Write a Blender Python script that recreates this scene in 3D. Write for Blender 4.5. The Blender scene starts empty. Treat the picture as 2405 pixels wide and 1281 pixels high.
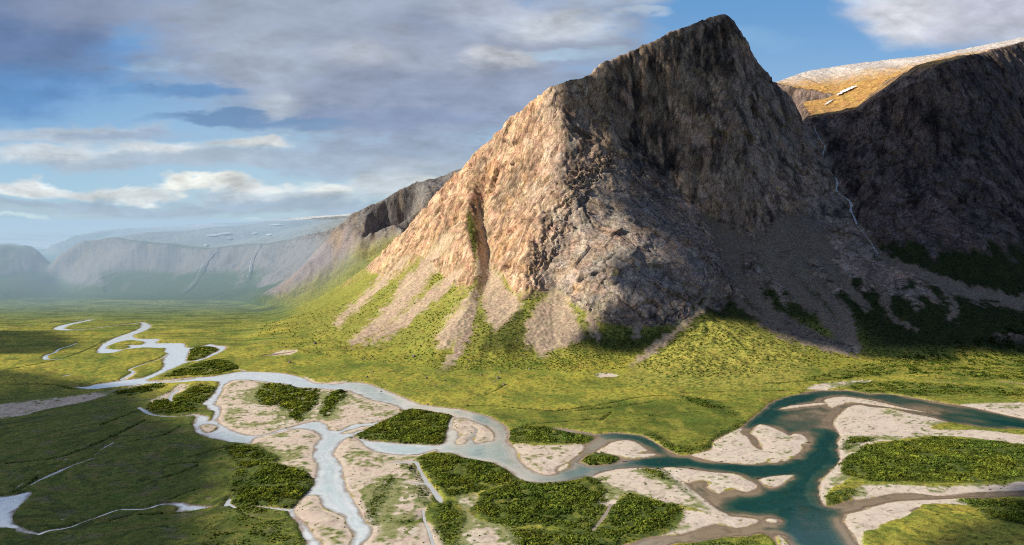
import bpy, math, random
import numpy as np
from mathutils.geometry import delaunay_2d_cdt
from mathutils import Vector
T0 = __import__('time').time()
def log(*a): print('[%.1fs]' % (__import__('time').time()-T0), *a)
rng = np.random.default_rng(7)
random.seed(7)
F32 = np.float32

# ---------------------------------------------------------------- camera geometry (survey of the valley from one station)
W0, H0P, FPX, CAMZ = 2405.0, 1281.0, 1887.0, 300.0
PITCH = math.atan((640.5-540.0)/FPX)
CP, SP = math.cos(PITCH), math.sin(PITCH)

def at(px, py, d):
    """world point seen at (px, py) of the survey photograph at ground distance d"""
    u = (px-W0/2)/FPX; v = (640.5-py)/FPX
    s = d/(CP+v*SP)
    return (u*s, d, CAMZ+s*(-SP+v*CP))
def gnd(px, py, z=0.0):
    """world point seen at (px, py) on the horizontal plane z"""
    u = (px-W0/2)/FPX; v = (640.5-py)/FPX
    s = (z-CAMZ)/(-SP+v*CP)
    return (u*s, s*(CP+v*SP), z)
def proj(x, y, z):
    dz = z-CAMZ
    f = y*CP-dz*SP
    up = y*SP+dz*CP
    f = np.maximum(f, 1.0)
    return W0/2+FPX*x/f, 640.5-FPX*up/f

# ---------------------------------------------------------------- noise
def _h(ix, iy, iz, seed):
    h = (ix.astype(np.uint32)*np.uint32(374761393) + iy.astype(np.uint32)*np.uint32(668265263)
         + iz.astype(np.uint32)*np.uint32(2246822519) + np.uint32((seed*3266489917) & 0xffffffff))
    h = (h ^ (h >> np.uint32(13)))*np.uint32(1274126177)
    h = (h ^ (h >> np.uint32(15)))*np.uint32(2654435761)
    return h ^ (h >> np.uint32(16))
def perlin2(x, y, seed=0):
    x = np.asarray(x, F32); y = np.asarray(y, F32)
    xf = np.floor(x); yf = np.floor(y)
    ix = xf.astype(np.int64); iy = yf.astype(np.int64); iz = np.zeros_like(ix)
    fx = x-xf; fy = y-yf
    u = fx*fx*fx*(fx*(fx*6-15)+10); v = fy*fy*fy*(fy*(fy*6-15)+10)
    def g(a, b):
        h = _h(ix+a, iy+b, iz, seed)
        ang = (h & np.uint32(65535)).astype(F32)*F32(2*math.pi/65536)
        return np.cos(ang)*(fx-a)+np.sin(ang)*(fy-b)
    n0 = g(0, 0); n0 = n0+u*(g(1, 0)-n0)
    n1 = g(0, 1); n1 = n1+u*(g(1, 1)-n1)
    return (n0+v*(n1-n0))*F32(1.5)
def perlin3(x, y, z, seed=0):
    x = np.asarray(x, F32); y = np.asarray(y, F32); z = np.asarray(z, F32)
    xf = np.floor(x); yf = np.floor(y); zf = np.floor(z)
    ix = xf.astype(np.int64); iy = yf.astype(np.int64); iz = zf.astype(np.int64)
    fx = x-xf; fy = y-yf; fz = z-zf
    u = fx*fx*(3-2*fx); v = fy*fy*(3-2*fy); w = fz*fz*(3-2*fz)
    k = F32(1/511.5)
    def g(a, b, c):
        h = _h(ix+a, iy+b, iz+c, seed)
        return (((h & np.uint32(1023)).astype(F32)*k-1)*(fx-a)+(((h >> np.uint32(10)) & np.uint32(1023)).astype(F32)*k-1)*(fy-b)
                + (((h >> np.uint32(20)) & np.uint32(1023)).astype(F32)*k-1)*(fz-c))
    def row(b, c):
        n = g(0, b, c); return n+u*(g(1, b, c)-n)
    n0 = row(0, 0); n0 = n0+v*(row(1, 0)-n0)
    n1 = row(0, 1); n1 = n1+v*(row(1, 1)-n1)
    return (n0+w*(n1-n0))*F32(1.6)
def fbm2(x, y, octaves=4, seed=0, gain=.5, lac=2.03):
    a = 1.0; s = 0; t = 0
    for o in range(octaves):
        s = s+a*perlin2(x, y, seed+o*17); t += a; a *= gain; x = x*lac+3.1; y = y*lac-1.7
    return s/t*1.6
def fbm3(x, y, z, octaves=4, seed=0, gain=.5, ridge=False):
    a = 1.0; s = 0; t = 0
    for o in range(octaves):
        n = perlin3(x, y, z, seed+o*13)
        if ridge: n = 1-2*np.abs(n)
        s = s+a*n; t += a; a *= gain; x = x*2.07+1.3; y = y*2.07-2.1; z = z*2.07+.7
    return s/t*(1.0 if ridge else 1.6)
def voronoi3(x, y, z, seed=0):
    x = np.asarray(x, F32); y = np.asarray(y, F32); z = np.asarray(z, F32)
    ix = np.floor(x).astype(np.int64); iy = np.floor(y).astype(np.int64); iz = np.floor(z).astype(np.int64)
    f1 = np.full(x.shape, 9, F32); f2 = f1.copy(); idh = np.zeros(x.shape, np.uint32); tilt = np.zeros(x.shape, F32)
    k = F32(1/1023)
    for a in (-1, 0, 1):
        for b in (-1, 0, 1):
            for c in (-1, 0, 1):
                h = _h(ix+a, iy+b, iz+c, seed)
                dx = ix+a+(h & np.uint32(1023)).astype(F32)*k-x
                dy = iy+b+((h >> np.uint32(10)) & np.uint32(1023)).astype(F32)*k-y
                dz = iz+c+((h >> np.uint32(20)) & np.uint32(1023)).astype(F32)*k-z
                d = (dx*dx+dy*dy+dz*dz).astype(F32)
                n = d < f1
                f2 = np.where(n, f1, np.minimum(f2, d)); idh = np.where(n, h, idh); f1 = np.where(n, d, f1)
                tx = ((h >> np.uint32(3)) & np.uint32(255)).astype(F32)/127.5-1; ty = ((h >> np.uint32(12)) & np.uint32(255)).astype(F32)/127.5-1; tz = ((h >> np.uint32(23)) & np.uint32(255)).astype(F32)/127.5-1
                tilt = np.where(n, dx*tx+dy*ty+dz*tz, tilt)
    return np.sqrt(f1), np.sqrt(f2), (idh >> np.uint32(7) & np.uint32(1023)).astype(F32)*k, tilt
def sstep(a, b, x):
    t = np.clip((x-a)/(b-a), 0, 1); return t*t*(3-2*t)
def mix(a, b, t): return a+(b-a)*t
def gauss(A, s):
    r = int(3*s)+1; k = np.exp(-.5*(np.arange(-r, r+1)/s)**2); k /= k.sum()
    for ax in (0, 1):
        P = np.pad(A, [(r, r) if i == ax else (0, 0) for i in (0, 1)], mode='edge')
        out = np.zeros_like(A)
        for i, w in enumerate(k):
            out += w*(P[i:i+A.shape[0]] if ax == 0 else P[:, i:i+A.shape[1]])
        A = out
    return A
def bil(R, x, y):
    """bilinear sample of raster R = (array[y,x], x0, y0, step)"""
    A, x0, y0, st = R
    fx = np.clip((x-x0)/st, 0, A.shape[1]-1.001); fy = np.clip((y-y0)/st, 0, A.shape[0]-1.001)
    ix = fx.astype(int); iy = fy.astype(int); fx = fx-ix; fy = fy-iy
    return (A[iy, ix]*(1-fx)+A[iy, ix+1]*fx)*(1-fy)+(A[iy+1, ix]*(1-fx)+A[iy+1, ix+1]*fx)*fy
# ---------------------------------------------------------------- relief: break lines (px, py, distance) of the surveyed slopes
BL = dict(
 crest=[(640,735,2900),(720,714,2850),(790,672,2800),(860,626,2760),(950,543,2700),(1050,430,2640),(1130,350,2590),(1180,295,2550),(1240,240,2500),(1290,205,2440),
        (1340,180,2450),(1362,179,2455),(1380,172,2460),(1420,140,2475),(1530,90,2530),(1640,45,2580),(1700,25,2600),(1716,33,2600),(1736,62,2605),(1757,112,2610),(1790,160,2620),(1830,200,2640),(1857,232,2660),(1880,285,2680)],
 rib_a=[(1290,205,2440),(1312,240,2410),(1324,330,2340),(1302,420,2270),(1268,500,2200),(1240,565,2130),(1228,640,2060),(1240,705,1990)],
 rib_b=[(1130,350,2590),(1112,420,2500),(1100,500,2400),(1108,560,2300),(1120,610,2220),(1112,680,2090),(1075,760,1900),(1020,840,1760)],
 rib_c=[(1203,305,2510),(1212,400,2430),(1190,480,2370),(1172,560,2290),(1180,620,2200),(1212,690,2040)],
 chute=[(1150,440,2480),(1130,490,2450),(1138,540,2390),(1148,600,2300),(1152,640,2210)],
 chute_side=[(1252,310,2430),(1260,400,2370),(1235,480,2320),(1210,560,2230),(1200,620,2170)],
 cone_b=[(1152,640,2210),(1135,700,2080),(1100,780,1890),(1050,850,1740)],
 cone_c=[(1300,690,2020),(1302,760,1910),(1300,830,1810)],
 cone_c_l=[(1250,760,1890),(1235,830,1800)],
 cone_c_r=[(1350,760,1890),(1370,825,1800)],
 gap=[(1195,720,1990),(1190,790,1850),(1180,850,1740)],
 ramp=[(1490,295,2488),(1530,380,2460),(1590,450,2430),(1650,500,2400),(1690,560,2320),(1702,620,2230)],
 butt_top=[(1395,290,2425),(1440,380,2355),(1480,450,2300),(1560,520,2250),(1640,580,2190),(1690,640,2120)],
 butt_mid=[(1290,620,2090),(1360,560,2120),(1450,570,2090),(1540,620,2060),(1620,660,2050)],
 butt_low=[(1300,660,2040),(1380,650,2000),(1450,665,1970),(1530,690,1970),(1610,705,2010)],
 butt_foot=[(1240,705,1990),(1330,705,2000),(1348,718,1950),(1400,757,1890),(1480,777,1870),(1560,767,1910),(1612,747,1960),(1662,702,2040),(1694,655,2110)],
 cliff_foot=[(1650,500,2400),(1700,527,2370),(1770,559,2320),(1800,532,2350),(1835,500,2400),(1880,502,2420),(1926,514,2430),(1908,420,2520),(1893,330,2610),(1880,285,2680)],
 cliff_rib=[(1700,25,2600),(1722,200,2510),(1758,400,2400),(1770,559,2320)],
 cliff_l=[(1530,90,2530),(1545,250,2505),(1562,370,2475)],
 cliff_m=[(1640,45,2580),(1640,220,2520),(1650,400,2440),(1652,498,2402)],
 cliff_r=[(1790,160,2620),(1815,300,2540),(1830,420,2450),(1835,500,2400)],
 cliff_rr=[(1857,232,2660),(1870,330,2590),(1890,440,2490),(1926,514,2430)],
 fan_a=[(1702,620,2230),(1722,690,2110),(1700,750,2010)],
 fan_b=[(1770,559,2320),(1850,680,2120),(1930,780,1940),(1980,828,1820)],
 fan_c=[(1880,502,2420),(1960,620,2220),(2040,720,2040),(2100,800,1850)],
 fan_d=[(1660,660,2110),(1640,730,2010),(1590,790,1890),(1520,850,1760)],
 mound=[(1690,757,1940),(1660,790,1850),(1630,840,1720)],
 mound_r=[(1700,757,1940),(1790,800,1850),(1860,850,1725)],
 mound_back=[(1690,752,2010),(1760,775,1950)],
 mound_l=[(1610,790,1880),(1550,830,1770)],
 gully=[(1885,290,2740),(1915,320,2690),(1936,352,2650),(1931,376,2630),(1960,420,2570),(1968,455,2530),(1997,482,2490),(2000,500,2470),(2012,530,2420),(2030,560,2370),(2060,595,2300),(2100,620,2220),(2200,660,2130),(2300,690,2090),(2405,712,2060),(2700,740,2000)],
 hill_crest=[(1900,272,2790),(2000,263,2710),(2060,236,2650),(2130,215,2600),(2170,185,2580),(2215,150,2600),(2290,128,2700),(2405,98,2850),(2700,60,3050),(3100,30,3200)],
 hill_a=[(2020,400,2540),(2050,470,2450),(2110,560,2310),(2180,610,2220)],
 hill_b=[(2110,300,2570),(2170,400,2460),(2220,500,2360),(2260,600,2230)],
 hill_c=[(2260,250,2570),(2310,400,2450),(2340,520,2350),(2360,640,2180)],
 hill_d=[(2400,250,2700),(2420,400,2560),(2430,520,2420),(2430,640,2200)],
 hill_e=[(2700,250,2800),(2700,500,2500),(2700,680,2120)],
 right_mid=[(2150,720,1990),(2250,760,1900),(2405,780,1880),(2700,780,1880)],
 plateau=[(1790,200,3350),(1830,191,3400),(1900,166,3450),(2000,151,3450),(2200,129,3350),(2405,88,3250),(2700,40,3300),(3100,0,3400)],
 plateau_in=[(1880,240,3000),(1960,225,2980),(2080,190,2900),(2200,140,2900),(2405,92,3000)],
 ridge=[(1075,400,3300),(1050,412,3290),(985,432,3250),(900,475,3210),(830,510,3200),(806,530,3180),(760,588,3140),(700,648,3090),(640,703,3040)],
 ridge_face=[(1000,480,3130),(930,530,3080),(860,590,3030),(790,650,3000),(720,695,2980)],
 ridge_rib=[(870,500,3180),(850,560,3060),(840,610,3000)],
 ridge_low=[(960,560,2990),(880,640,2930),(800,685,2910)],
 apron_a=[(720,724,2700),(700,760,2330),(740,790,2120),(830,800,1990),(900,822,1890),(1000,858,1740)],
 apron_b=[(800,690,2690),(820,720,2450),(860,740,2250),(930,762,2100),(1000,792,1950)],
 apron_c=[(880,640,2680),(920,660,2490),(960,680,2340),(1010,702,2200),(1060,742,2010)],
 apron_d=[(960,555,2630),(1000,600,2500),(1040,640,2370),(1080,680,2210)],
 apron_e=[(1052,440,2600),(1060,520,2460),(1070,590,2320)],
 head_top=[(150,640,3850),(190,580,3950),(205,558,4000),(260,553,4000),(330,570,3900),(400,586,3850),(500,582,3850),(600,576,3800),(700,560,3700),(800,537,3600)],
 head_mid=[(160,690,3600),(240,640,3720),(330,640,3720),(450,642,3680),(560,638,3660),(660,625,3600),(740,600,3480)],
 head_low=[(130,712,3350),(250,690,3480),(380,688,3450),(500,684,3450),(600,680,3420),(680,665,3350)],
 head_back=[(120,560,5200),(230,545,5500),(300,536,5500),(500,526,5800),(700,516,5800),(830,507,5600),(950,480,5400)],
 left_top=[(-400,540,4100),(-150,560,4100),(20,570,4000),(60,575,4000),(88,592,3950),(112,622,3900),(138,665,3780)],
 left_mid=[(-300,650,3600),(-50,660,3600),(40,665,3600),(80,690,3480)],
 gapv=[(150,655,4100),(135,620,4600),(110,600,5200)],
 ice=[(-800,536,9500),(-300,534,9500),(17,533,9000),(120,537,8500),(230,540,8000),(420,532,8500),(800,505,8800)],
)
# feet of the slopes: (px, py, z)
FOOT = [(-900,730,0),(-400,727,0),(17,724,0),(120,722,1),(250,718,1),(400,716,1),(540,716,1),(620,728,1),(640,750,1),(590,775,1),(560,800,1),(640,835,1),(760,870,1),(900,890,1),(1000,903,1),(1100,900,1),
        (1250,890,1),(1400,893,1),(1470,897,1),(1580,908,1),(1700,908,1),(1850,892,2),(1920,880,3),(2000,866,5),(2200,846,12),(2405,822,20),(2700,812,24),(3100,806,24)]
def densify(pts, step):
    out = []
    for a, b in zip(pts[:-1], pts[1:]):
        n = max(1, int(math.dist(a, b)/step))
        for i in range(n): out.append(tuple(a[k]+(b[k]-a[k])*i/n for k in range(3)))
    return out+[pts[-1]]
CTRL = []
for nm, l in BL.items():
    w = [at(*p) for p in l]
    CTRL += densify(w, 30 if w[0][1] < 2950 else 90)
    if nm == 'crest':
        for (x, y, z) in w[3:]: CTRL += [(x+20, y+140, z-60-.1*z), (x+40, y+380, z*.55)]
    if nm == 'ridge':
        for (x, y, z) in w[:6]: CTRL += [(x, y+300, z-5), (x, y+900, z+40)]
    if nm == 'plateau':
        for (x, y, z) in w: CTRL += [(x+60, y+500, z+25), (x+200, y+1500, z+20), (x+900, y+6000, z-300)]
    if nm == 'hill_crest':
        for (x, y, z) in w[4:]: CTRL += [(x-30, y+90, z+16)]
    if nm == 'ice':
        for (x, y, z) in w: CTRL += [(x*1.3, y+4500, z-60)]
FW = [gnd(px, py, z) for px, py, z in FOOT]
CTRL += densify(FW, 40)
for px in range(-900, 3200, 130):       # valley floor
    fy = np.interp(px, [f[0] for f in FOOT if f[0] not in (640, 590, 560)], [f[1] for f in FOOT if f[0] not in (640, 590, 560)])
    for py in (1700, 1450, 1281, 1150, 1050, 1000, 960, 920, 890, 860, 830, 800, 780, 765, 750):
        if py > fy+14 and not (600 < px < 900 and py < 880): CTRL.append(gnd(px, py, 0))
for x in (-9000, -6000, 6000, 9000): CTRL += [(x, 200, 0), (x, 14500, 100 if x < 0 else 700)]
CTRL += [(-4200, 3000, 250), (-3500, 2500, 150), (3600, 2600, 700), (5000, 3500, 900), (-7000, 6000, 350), (0, 14500, 150), (3000, 14500, 500)]
_v = {}
for c in CTRL: _v.setdefault((round(c[0]/6), round(c[1]/6)), c)
CTRL = list(_v.values())
ov, oe, ofc, orig, *_ = delaunay_2d_cdt([Vector((c[0], c[1])) for c in CTRL], [], [], 0, 1e-3)
TV = np.array([(v.x, v.y, CTRL[o[0]][2]) for v, o in zip(ov, orig)])
TRI = np.array([list(t) for t in ofc])
def tin_raster(x0, x1, y0, y1, st):
    nx = int((x1-x0)/st)+1; ny = int((y1-y0)/st)+1
    A = np.full((ny, nx), np.nan)
    for t in TRI:
        p = TV[t]
        lo = p.min(0); hi = p.max(0)
        i0 = max(0, int((lo[0]-x0)/st)); i1 = min(nx-1, int((hi[0]-x0)/st)+1)
        j0 = max(0, int((lo[1]-y0)/st)); j1 = min(ny-1, int((hi[1]-y0)/st)+1)
        if i1 < i0 or j1 < j0: continue
        X, Y = np.meshgrid(x0+np.arange(i0, i1+1)*st, y0+np.arange(j0, j1+1)*st)
        (ax, ay, az), (bx, by, bz), (cx, cy, cz) = p
        D = (by-cy)*(ax-cx)+(cx-bx)*(ay-cy)
        if abs(D) < 1e-9: continue
        w0 = ((by-cy)*(X-cx)+(cx-bx)*(Y-cy))/D; w1 = ((cy-ay)*(X-cx)+(ax-cx)*(Y-cy))/D; w2 = 1-w0-w1
        m = (w0 > -1e-6) & (w1 > -1e-6) & (w2 > -1e-6)
        A[j0:j1+1, i0:i1+1][m] = (w0*az+w1*bz+w2*cz)[m]
    A[np.isnan(A)] = 0
    return (A, x0, y0, st)
NEAR = tin_raster(-2300, 2600, 400, 3800, 4.0)
FAR = tin_raster(-8000, 7000, 2600, 14000, 25.0)
log('tin', len(TRI))
# ---------------------------------------------------------------- river plan, traced as (px, py) on the valley floor
RIVER = [
 # main channel from the far bend to the right-hand bend
 [(334,757),(357,765),(345,776),(315,788),(323,795),(345,796),(376,797),(368,806),(390,806),(432,807),(437,815),(450,817),(480,812),(494,808),(510,812),(530,813),(534,818),(520,827),(490,841),(465,849),(440,852),
  (420,860),(385,876),(358,888),(346,894),(380,893),(450,887),(500,884),(545,876),(575,873),(620,874),(665,877),(700,884),(722,891),(740,900),(790,903),(815,898),(850,899),(880,906),(920,922),(960,938),(990,950),(1040,957),
  (1080,961),(1110,968),(1150,979),(1175,992),(1192,1005),(1199,1020),(1199,1041),(1290,1050),(1365,1046),(1397,1030),(1380,1022),(1340,1017),(1303,1008),(1302,1005),(1340,1010),(1390,1018),(1403,1021),(1438,1017),(1480,1020),(1510,1024),(1531,1034),
  (1557,1050),(1585,1066),(1610,1070),(1668,1056),(1677,1035),(1726,1012),(1749,997),(1763,984),(1782,970),(1805,949),(1833,937),(1856,930),(1879,926),(1898,920),(1926,918),(1949,917),(1996,918),(2042,925),(2089,926),(2141,934),(2174,939),
  (2216,947),(2252,952),(2305,962),(2354,973),(2405,984),(2560,1012),(2760,1060),(2760,1075),(2560,1035),(2405,1010),(2354,1008),(2305,1005),(2256,997),(2213,989),(2190,981),(2140,972),(2095,961),(2042,956),(2020,951),(1996,956),
  (1980,967),(1960,988),(1960,1001),(1970,1018),(1975,1029),(1968,1039),(1970,1057),(1973,1077),(1967,1090),(1953,1106),(1937,1121),(1927,1133),(1925,1162),(1931,1179),(1940,1189),(1956,1188),(1993,1176),(2022,1174),(2059,1168),(2095,1160),(2141,1158),
  (2206,1165),(2272,1158),(2338,1155),(2405,1152),(2760,1140),(2760,1168),(2405,1167),(2338,1171),(2272,1171),(2206,1174),(2141,1176),(2108,1178),(2068,1186),(2016,1203),(1990,1209),(1985,1225),(1987,1236),(2003,1251),(2010,1262),(2019,1281),(2045,1330),(2140,1520),
  (1430,1520),(1420,1320),(1450,1286),(1485,1275),(1510,1265),(1562,1258),(1590,1258),(1622,1249),(1648,1240),(1683,1231),(1718,1239),(1739,1240),(1776,1229),(1776,1220),(1729,1214),(1713,1213),(1706,1207),(1690,1200),(1673,1189),(1659,1176),(1636,1158),(1613,1140),
  (1600,1128),(1580,1112),(1559,1101),(1495,1100),(1449,1103),(1416,1110),(1393,1120),(1374,1122),(1344,1129),(1298,1135),(1260,1135),(1228,1129),(1211,1121),(1197,1109),(1177,1097),(1153,1087),(1128,1083),(1090,1076),(1058,1065),(1026,1064),(1025,1058),(1009,1061),(986,1068),(939,1070),(888,1063),(868,1056),(850,1042),
  (832,1029),(820,1028),(806,1036),(799,1044),(790,1056),(785,1068),(799,1086),(806,1100),(809,1121),(813,1140),(825,1163),(832,1177),(846,1198),(855,1217),(867,1233),(876,1240),(876,1252),(865,1268),(855,1281),(846,1330),(850,1500),
  (770,1500),(735,1330),(718,1281),(711,1263),(704,1244),(695,1224),(683,1214),(678,1205),(688,1196),(697,1184),(713,1168),(725,1156),(735,1142),(737,1133),(741,1109),(745,1093),(737,1081),(734,1062),(741,1044),(750,1033),(753,1028),(740,1016),(719,1009),(691,1008),(661,1014),(622,1025),(600,1031),
  (589,1044),(570,1042),(545,1040),(510,1033),(487,1028),(463,1018),(456,1009),(454,990),(459,980),(456,975),(470,974),(491,979),(489,988),(496,986),(503,970),(503,966),(487,962),(484,953),(475,950),(489,937),(503,923),(513,904),(508,897),(466,896),(431,899),(382,901),(338,903),(291,908),(237,914),(205,915),
  (172,910),(203,908),(224,903),(251,899),(291,893),(326,889),(345,884),(375,870),(384,860),(382,845),(393,832),(391,829),(384,827),(386,820),(349,817),(326,818),(291,822),(268,829),(228,830),(233,816),(247,804),(272,793),(303,782),(326,772),(330,764)],
]
LAKE = [(-160,1180),(17,1166),(63,1156),(77,1160),(56,1179),(42,1195),(30,1212),(30,1226),(44,1235),(70,1247),(95,1254),(77,1256),(40,1248),(17,1240),(-160,1238)]
POOL = [(368,1188),(384,1183),(431,1181),(454,1187),(500,1191),(466,1198),(442,1201),(412,1204),(417,1192),(396,1187)]
ISLANDS = [
 [(526,908),(542,896),(561,893),(589,894),(617,897),(638,899),(673,903),(689,909),(719,911),(752,913),(785,916),(815,918),(836,926),(871,940),(894,944),(929,954),(941,962),(938,971),(920,980),(882,992),(854,994),(831,997),(812,1004),(799,1011),(782,1012),(771,1004),(764,995),(743,990),(719,993),(691,1001),(661,1009),(626,1020),(603,1024),(580,1021),(561,1016),(542,1009),(524,1000),(512,988),(517,976),(521,965),(519,955),(507,951),(512,937),(524,920)],
 [(803,1018),(822,1011),(854,1003),(880,1000),(871,1006),(843,1012),(822,1018)],
 [(832,1026),(850,1015),(880,1000),(910,985),(940,970),(965,962),(995,964),(1037,971),(1065,979),(1060,994),(1060,1003),(1050,1010),(1048,1024),(1041,1041),(1018,1045),(960,1043),(900,1038),(860,1033)],
 [(1066,985),(1090,984),(1132,999),(1153,1012),(1161,1024),(1158,1035),(1144,1037),(1121,1041),(1112,1033),(1120,1020),(1105,1024),(1097,1032),(1092,1041),(1076,1045),(1071,1036),(1084,1024),(1070,1010),(1056,1008),(1064,998)],
 [(1204,1043),(1240,1047),(1300,1048),(1365,1045),(1371,1055),(1364,1064),(1350,1075),(1333,1087),(1311,1095),(1303,1104),(1307,1112),(1285,1116),(1262,1110),(1240,1098),(1225,1086),(1218,1073),(1213,1058)],
 [(1312,1100),(1333,1089),(1336,1096),(1322,1105),(1314,1107)],
 [(1400,1064),(1420,1050),(1446,1037),(1478,1035),(1498,1042),(1515,1054),(1522,1060),(1495,1066),(1540,1066),(1530,1072),(1484,1078),(1460,1073),(1440,1068)],
 [(1365,1086),(1372,1076),(1390,1066),(1414,1065),(1440,1070),(1456,1077),(1437,1090),(1398,1094),(1375,1090)],
 [(1624,1069),(1668,1058),(1677,1038),(1726,1012),(1744,1006),(1741,1018),(1757,1028),(1770,1048),(1792,1058),(1778,1030),(1762,1018),(1772,1008),(1784,997),(1810,1003),(1833,1013),(1854,1024),(1862,1020),(1880,1020),(1893,1028),(1898,1041),(1884,1044),(1885,1056),(1867,1072),(1843,1084),(1836,1080),(1827,1087),(1806,1087),(1808,1078),(1794,1087),(1762,1091),(1729,1089),(1692,1086),(1659,1080)],
 [(1935,941),(1953,935),(1983,932),(2032,938),(2075,947),(2120,958),(2185,970),(2110,960),(2042,950),(1999,946),(1970,953),(1953,958),(1944,951)],
 [(1830,962),(1860,953),(1895,950),(1930,946),(1938,950),(1893,955),(1862,959)],
 [(1559,1101),(1583,1099),(1613,1101),(1636,1105),(1671,1109),(1718,1113),(1741,1119),(1753,1126),(1771,1135),(1780,1145),(1755,1156),(1722,1149),(1701,1154),(1690,1160),(1676,1154),(1662,1145),(1666,1136),(1655,1129),(1634,1131),(1612,1134),(1590,1122)],
 [(1785,1126),(1811,1120),(1864,1116),(1853,1127),(1825,1144),(1799,1143),(1790,1134)],
 [(1797,1222),(1810,1218),(1827,1222),(1822,1229),(1808,1227)],
 [(1578,1281),(1636,1275),(1694,1264),(1753,1261),(1776,1256),(1799,1257),(1815,1270),(1822,1281),(1830,1350),(1560,1350)],
 [(1825,1262),(1832,1258),(1848,1275),(1856,1292),(1842,1310),(1832,1285)],
 [(720,1166),(748,1166),(753,1182),(764,1196),(788,1206),(809,1217),(811,1229),(823,1247),(829,1261),(822,1277),(800,1310),(770,1290),(753,1270),(739,1263),(734,1249),(720,1230),(706,1219),(693,1207),(692,1196),(704,1182)],
 [(470,1002),(484,997),(505,1000),(509,1007),(496,1015),(480,1015)],
 [(254,814),(279,804),(310,800),(338,804),(331,810),(298,811),(305,816),(286,821),(256,820)],
 [(453,818),(491,814),(513,822),(501,829),(475,842),(440,849),(442,837)],
 [(293,825),(326,821),(384,818),(382,823),(349,828),(321,833),(300,831)],
 [(350,896),(400,893),(455,889),(400,896)],
]
# narrow channels: (px, py, width in metres)
STREAMS = [
 [(116,761,8),(150,755,10),(190,753,22),(214,752,18),(178,759,26),(150,766,30),(139,773,30),(165,776,26),(200,774,14),(250,768,12),(300,762,14),(335,758,20)],
 [(0,772,20),(40,769,14),(80,764,8)],
 [(134,844,9),(112,845,12),(106,840,12),(112,834,9),(128,829,8),(140,820,7),(163,813,6),(182,806,5)],
 [(350,852,4),(377,843,4),(393,832,4)],[(349,852,5),(314,864,5),(304,870,6),(314,874,8),(300,884,9),(285,892,8)],
 [(326,958,7),(340,966,8),(350,972,8),(370,977,7),(400,979,6),(430,978,6),(458,974,6)],
 [(420,916,8),(408,924,7),(400,934,7),(402,943,6)],
 [(93,1255,5),(115,1247,4),(145,1243,4.5),(170,1237,3),(195,1227,2),(235,1213,2.2),(275,1199,2.5),(305,1197,4),(343,1196,4),(368,1188,5)],
 [(70,1141,1.5),(93,1128,3.5),(125,1114,6),(160,1098,3.5),(200,1083,2.5),(218,1077,1.5)],[(205,1082,1),(226,1076,1.5)],
 [(233,1059,1.5),(250,1049,3.5),(268,1039,2)],[(220,1070,1),(232,1064,1.5)],
 [(128,1096,3),(138,1094,4)],[(150,1082,2),(156,1078,3)],[(86,1110,2),(91,1108,3)],[(35,1148,1),(56,1134,1.5)],
 [(531,1189,5),(537,1178,5),(540,1172,2)],[(540,1186,5),(553,1194,3)],[(485,1171,3),(494,1170,3.5)],[(143,1221,2),(152,1219,2)],
 [(553,1194,2),(590,1192,2),(618,1192,4),(646,1195,6),(681,1199,6)],
 [(925,1086,3),(955,1086,8),(976,1086,8),(983,1098,5),(992,1115,5),(1003,1134,6),(1018,1152,7),(1030,1170,8),(1036,1180,4)],
 [(968,1133,3),(985,1135,4),(1003,1138,4)],
 [(995,1200,3),(997,1223,3),(1009,1251,3),(1020,1290,4)],
 [(888,1062,3),(940,1064,8),(990,1060,10),(1026,1055,9)],
 [(1436,1186,4),(1416,1217,4),(1393,1246,3)],
 [(150,884,10),(165,881,9)],[(620,838,10),(650,835,20),(688,833,12)],[(608,811,10),(628,810,10)],
 [(482,870,5),(515,870,7),(555,868,6),(575,872,8)],
 [(2340,897,6),(2370,899,8),(2420,905,9)],[(2170,895,3),(2240,902,4)],
 [(2139,1201,3),(2158,1193,5)],
 [(1064,980,4),(1058,996,6),(1060,1012,6)],[(1105,1000,2),(1120,1012,4),(1098,1032,5)],
 [(455,785,4),(475,784,3)],[(540,768,3),(560,765,3)],
]
WATERS = []   # kept per body so that each stretch of water is its own sheet
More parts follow.
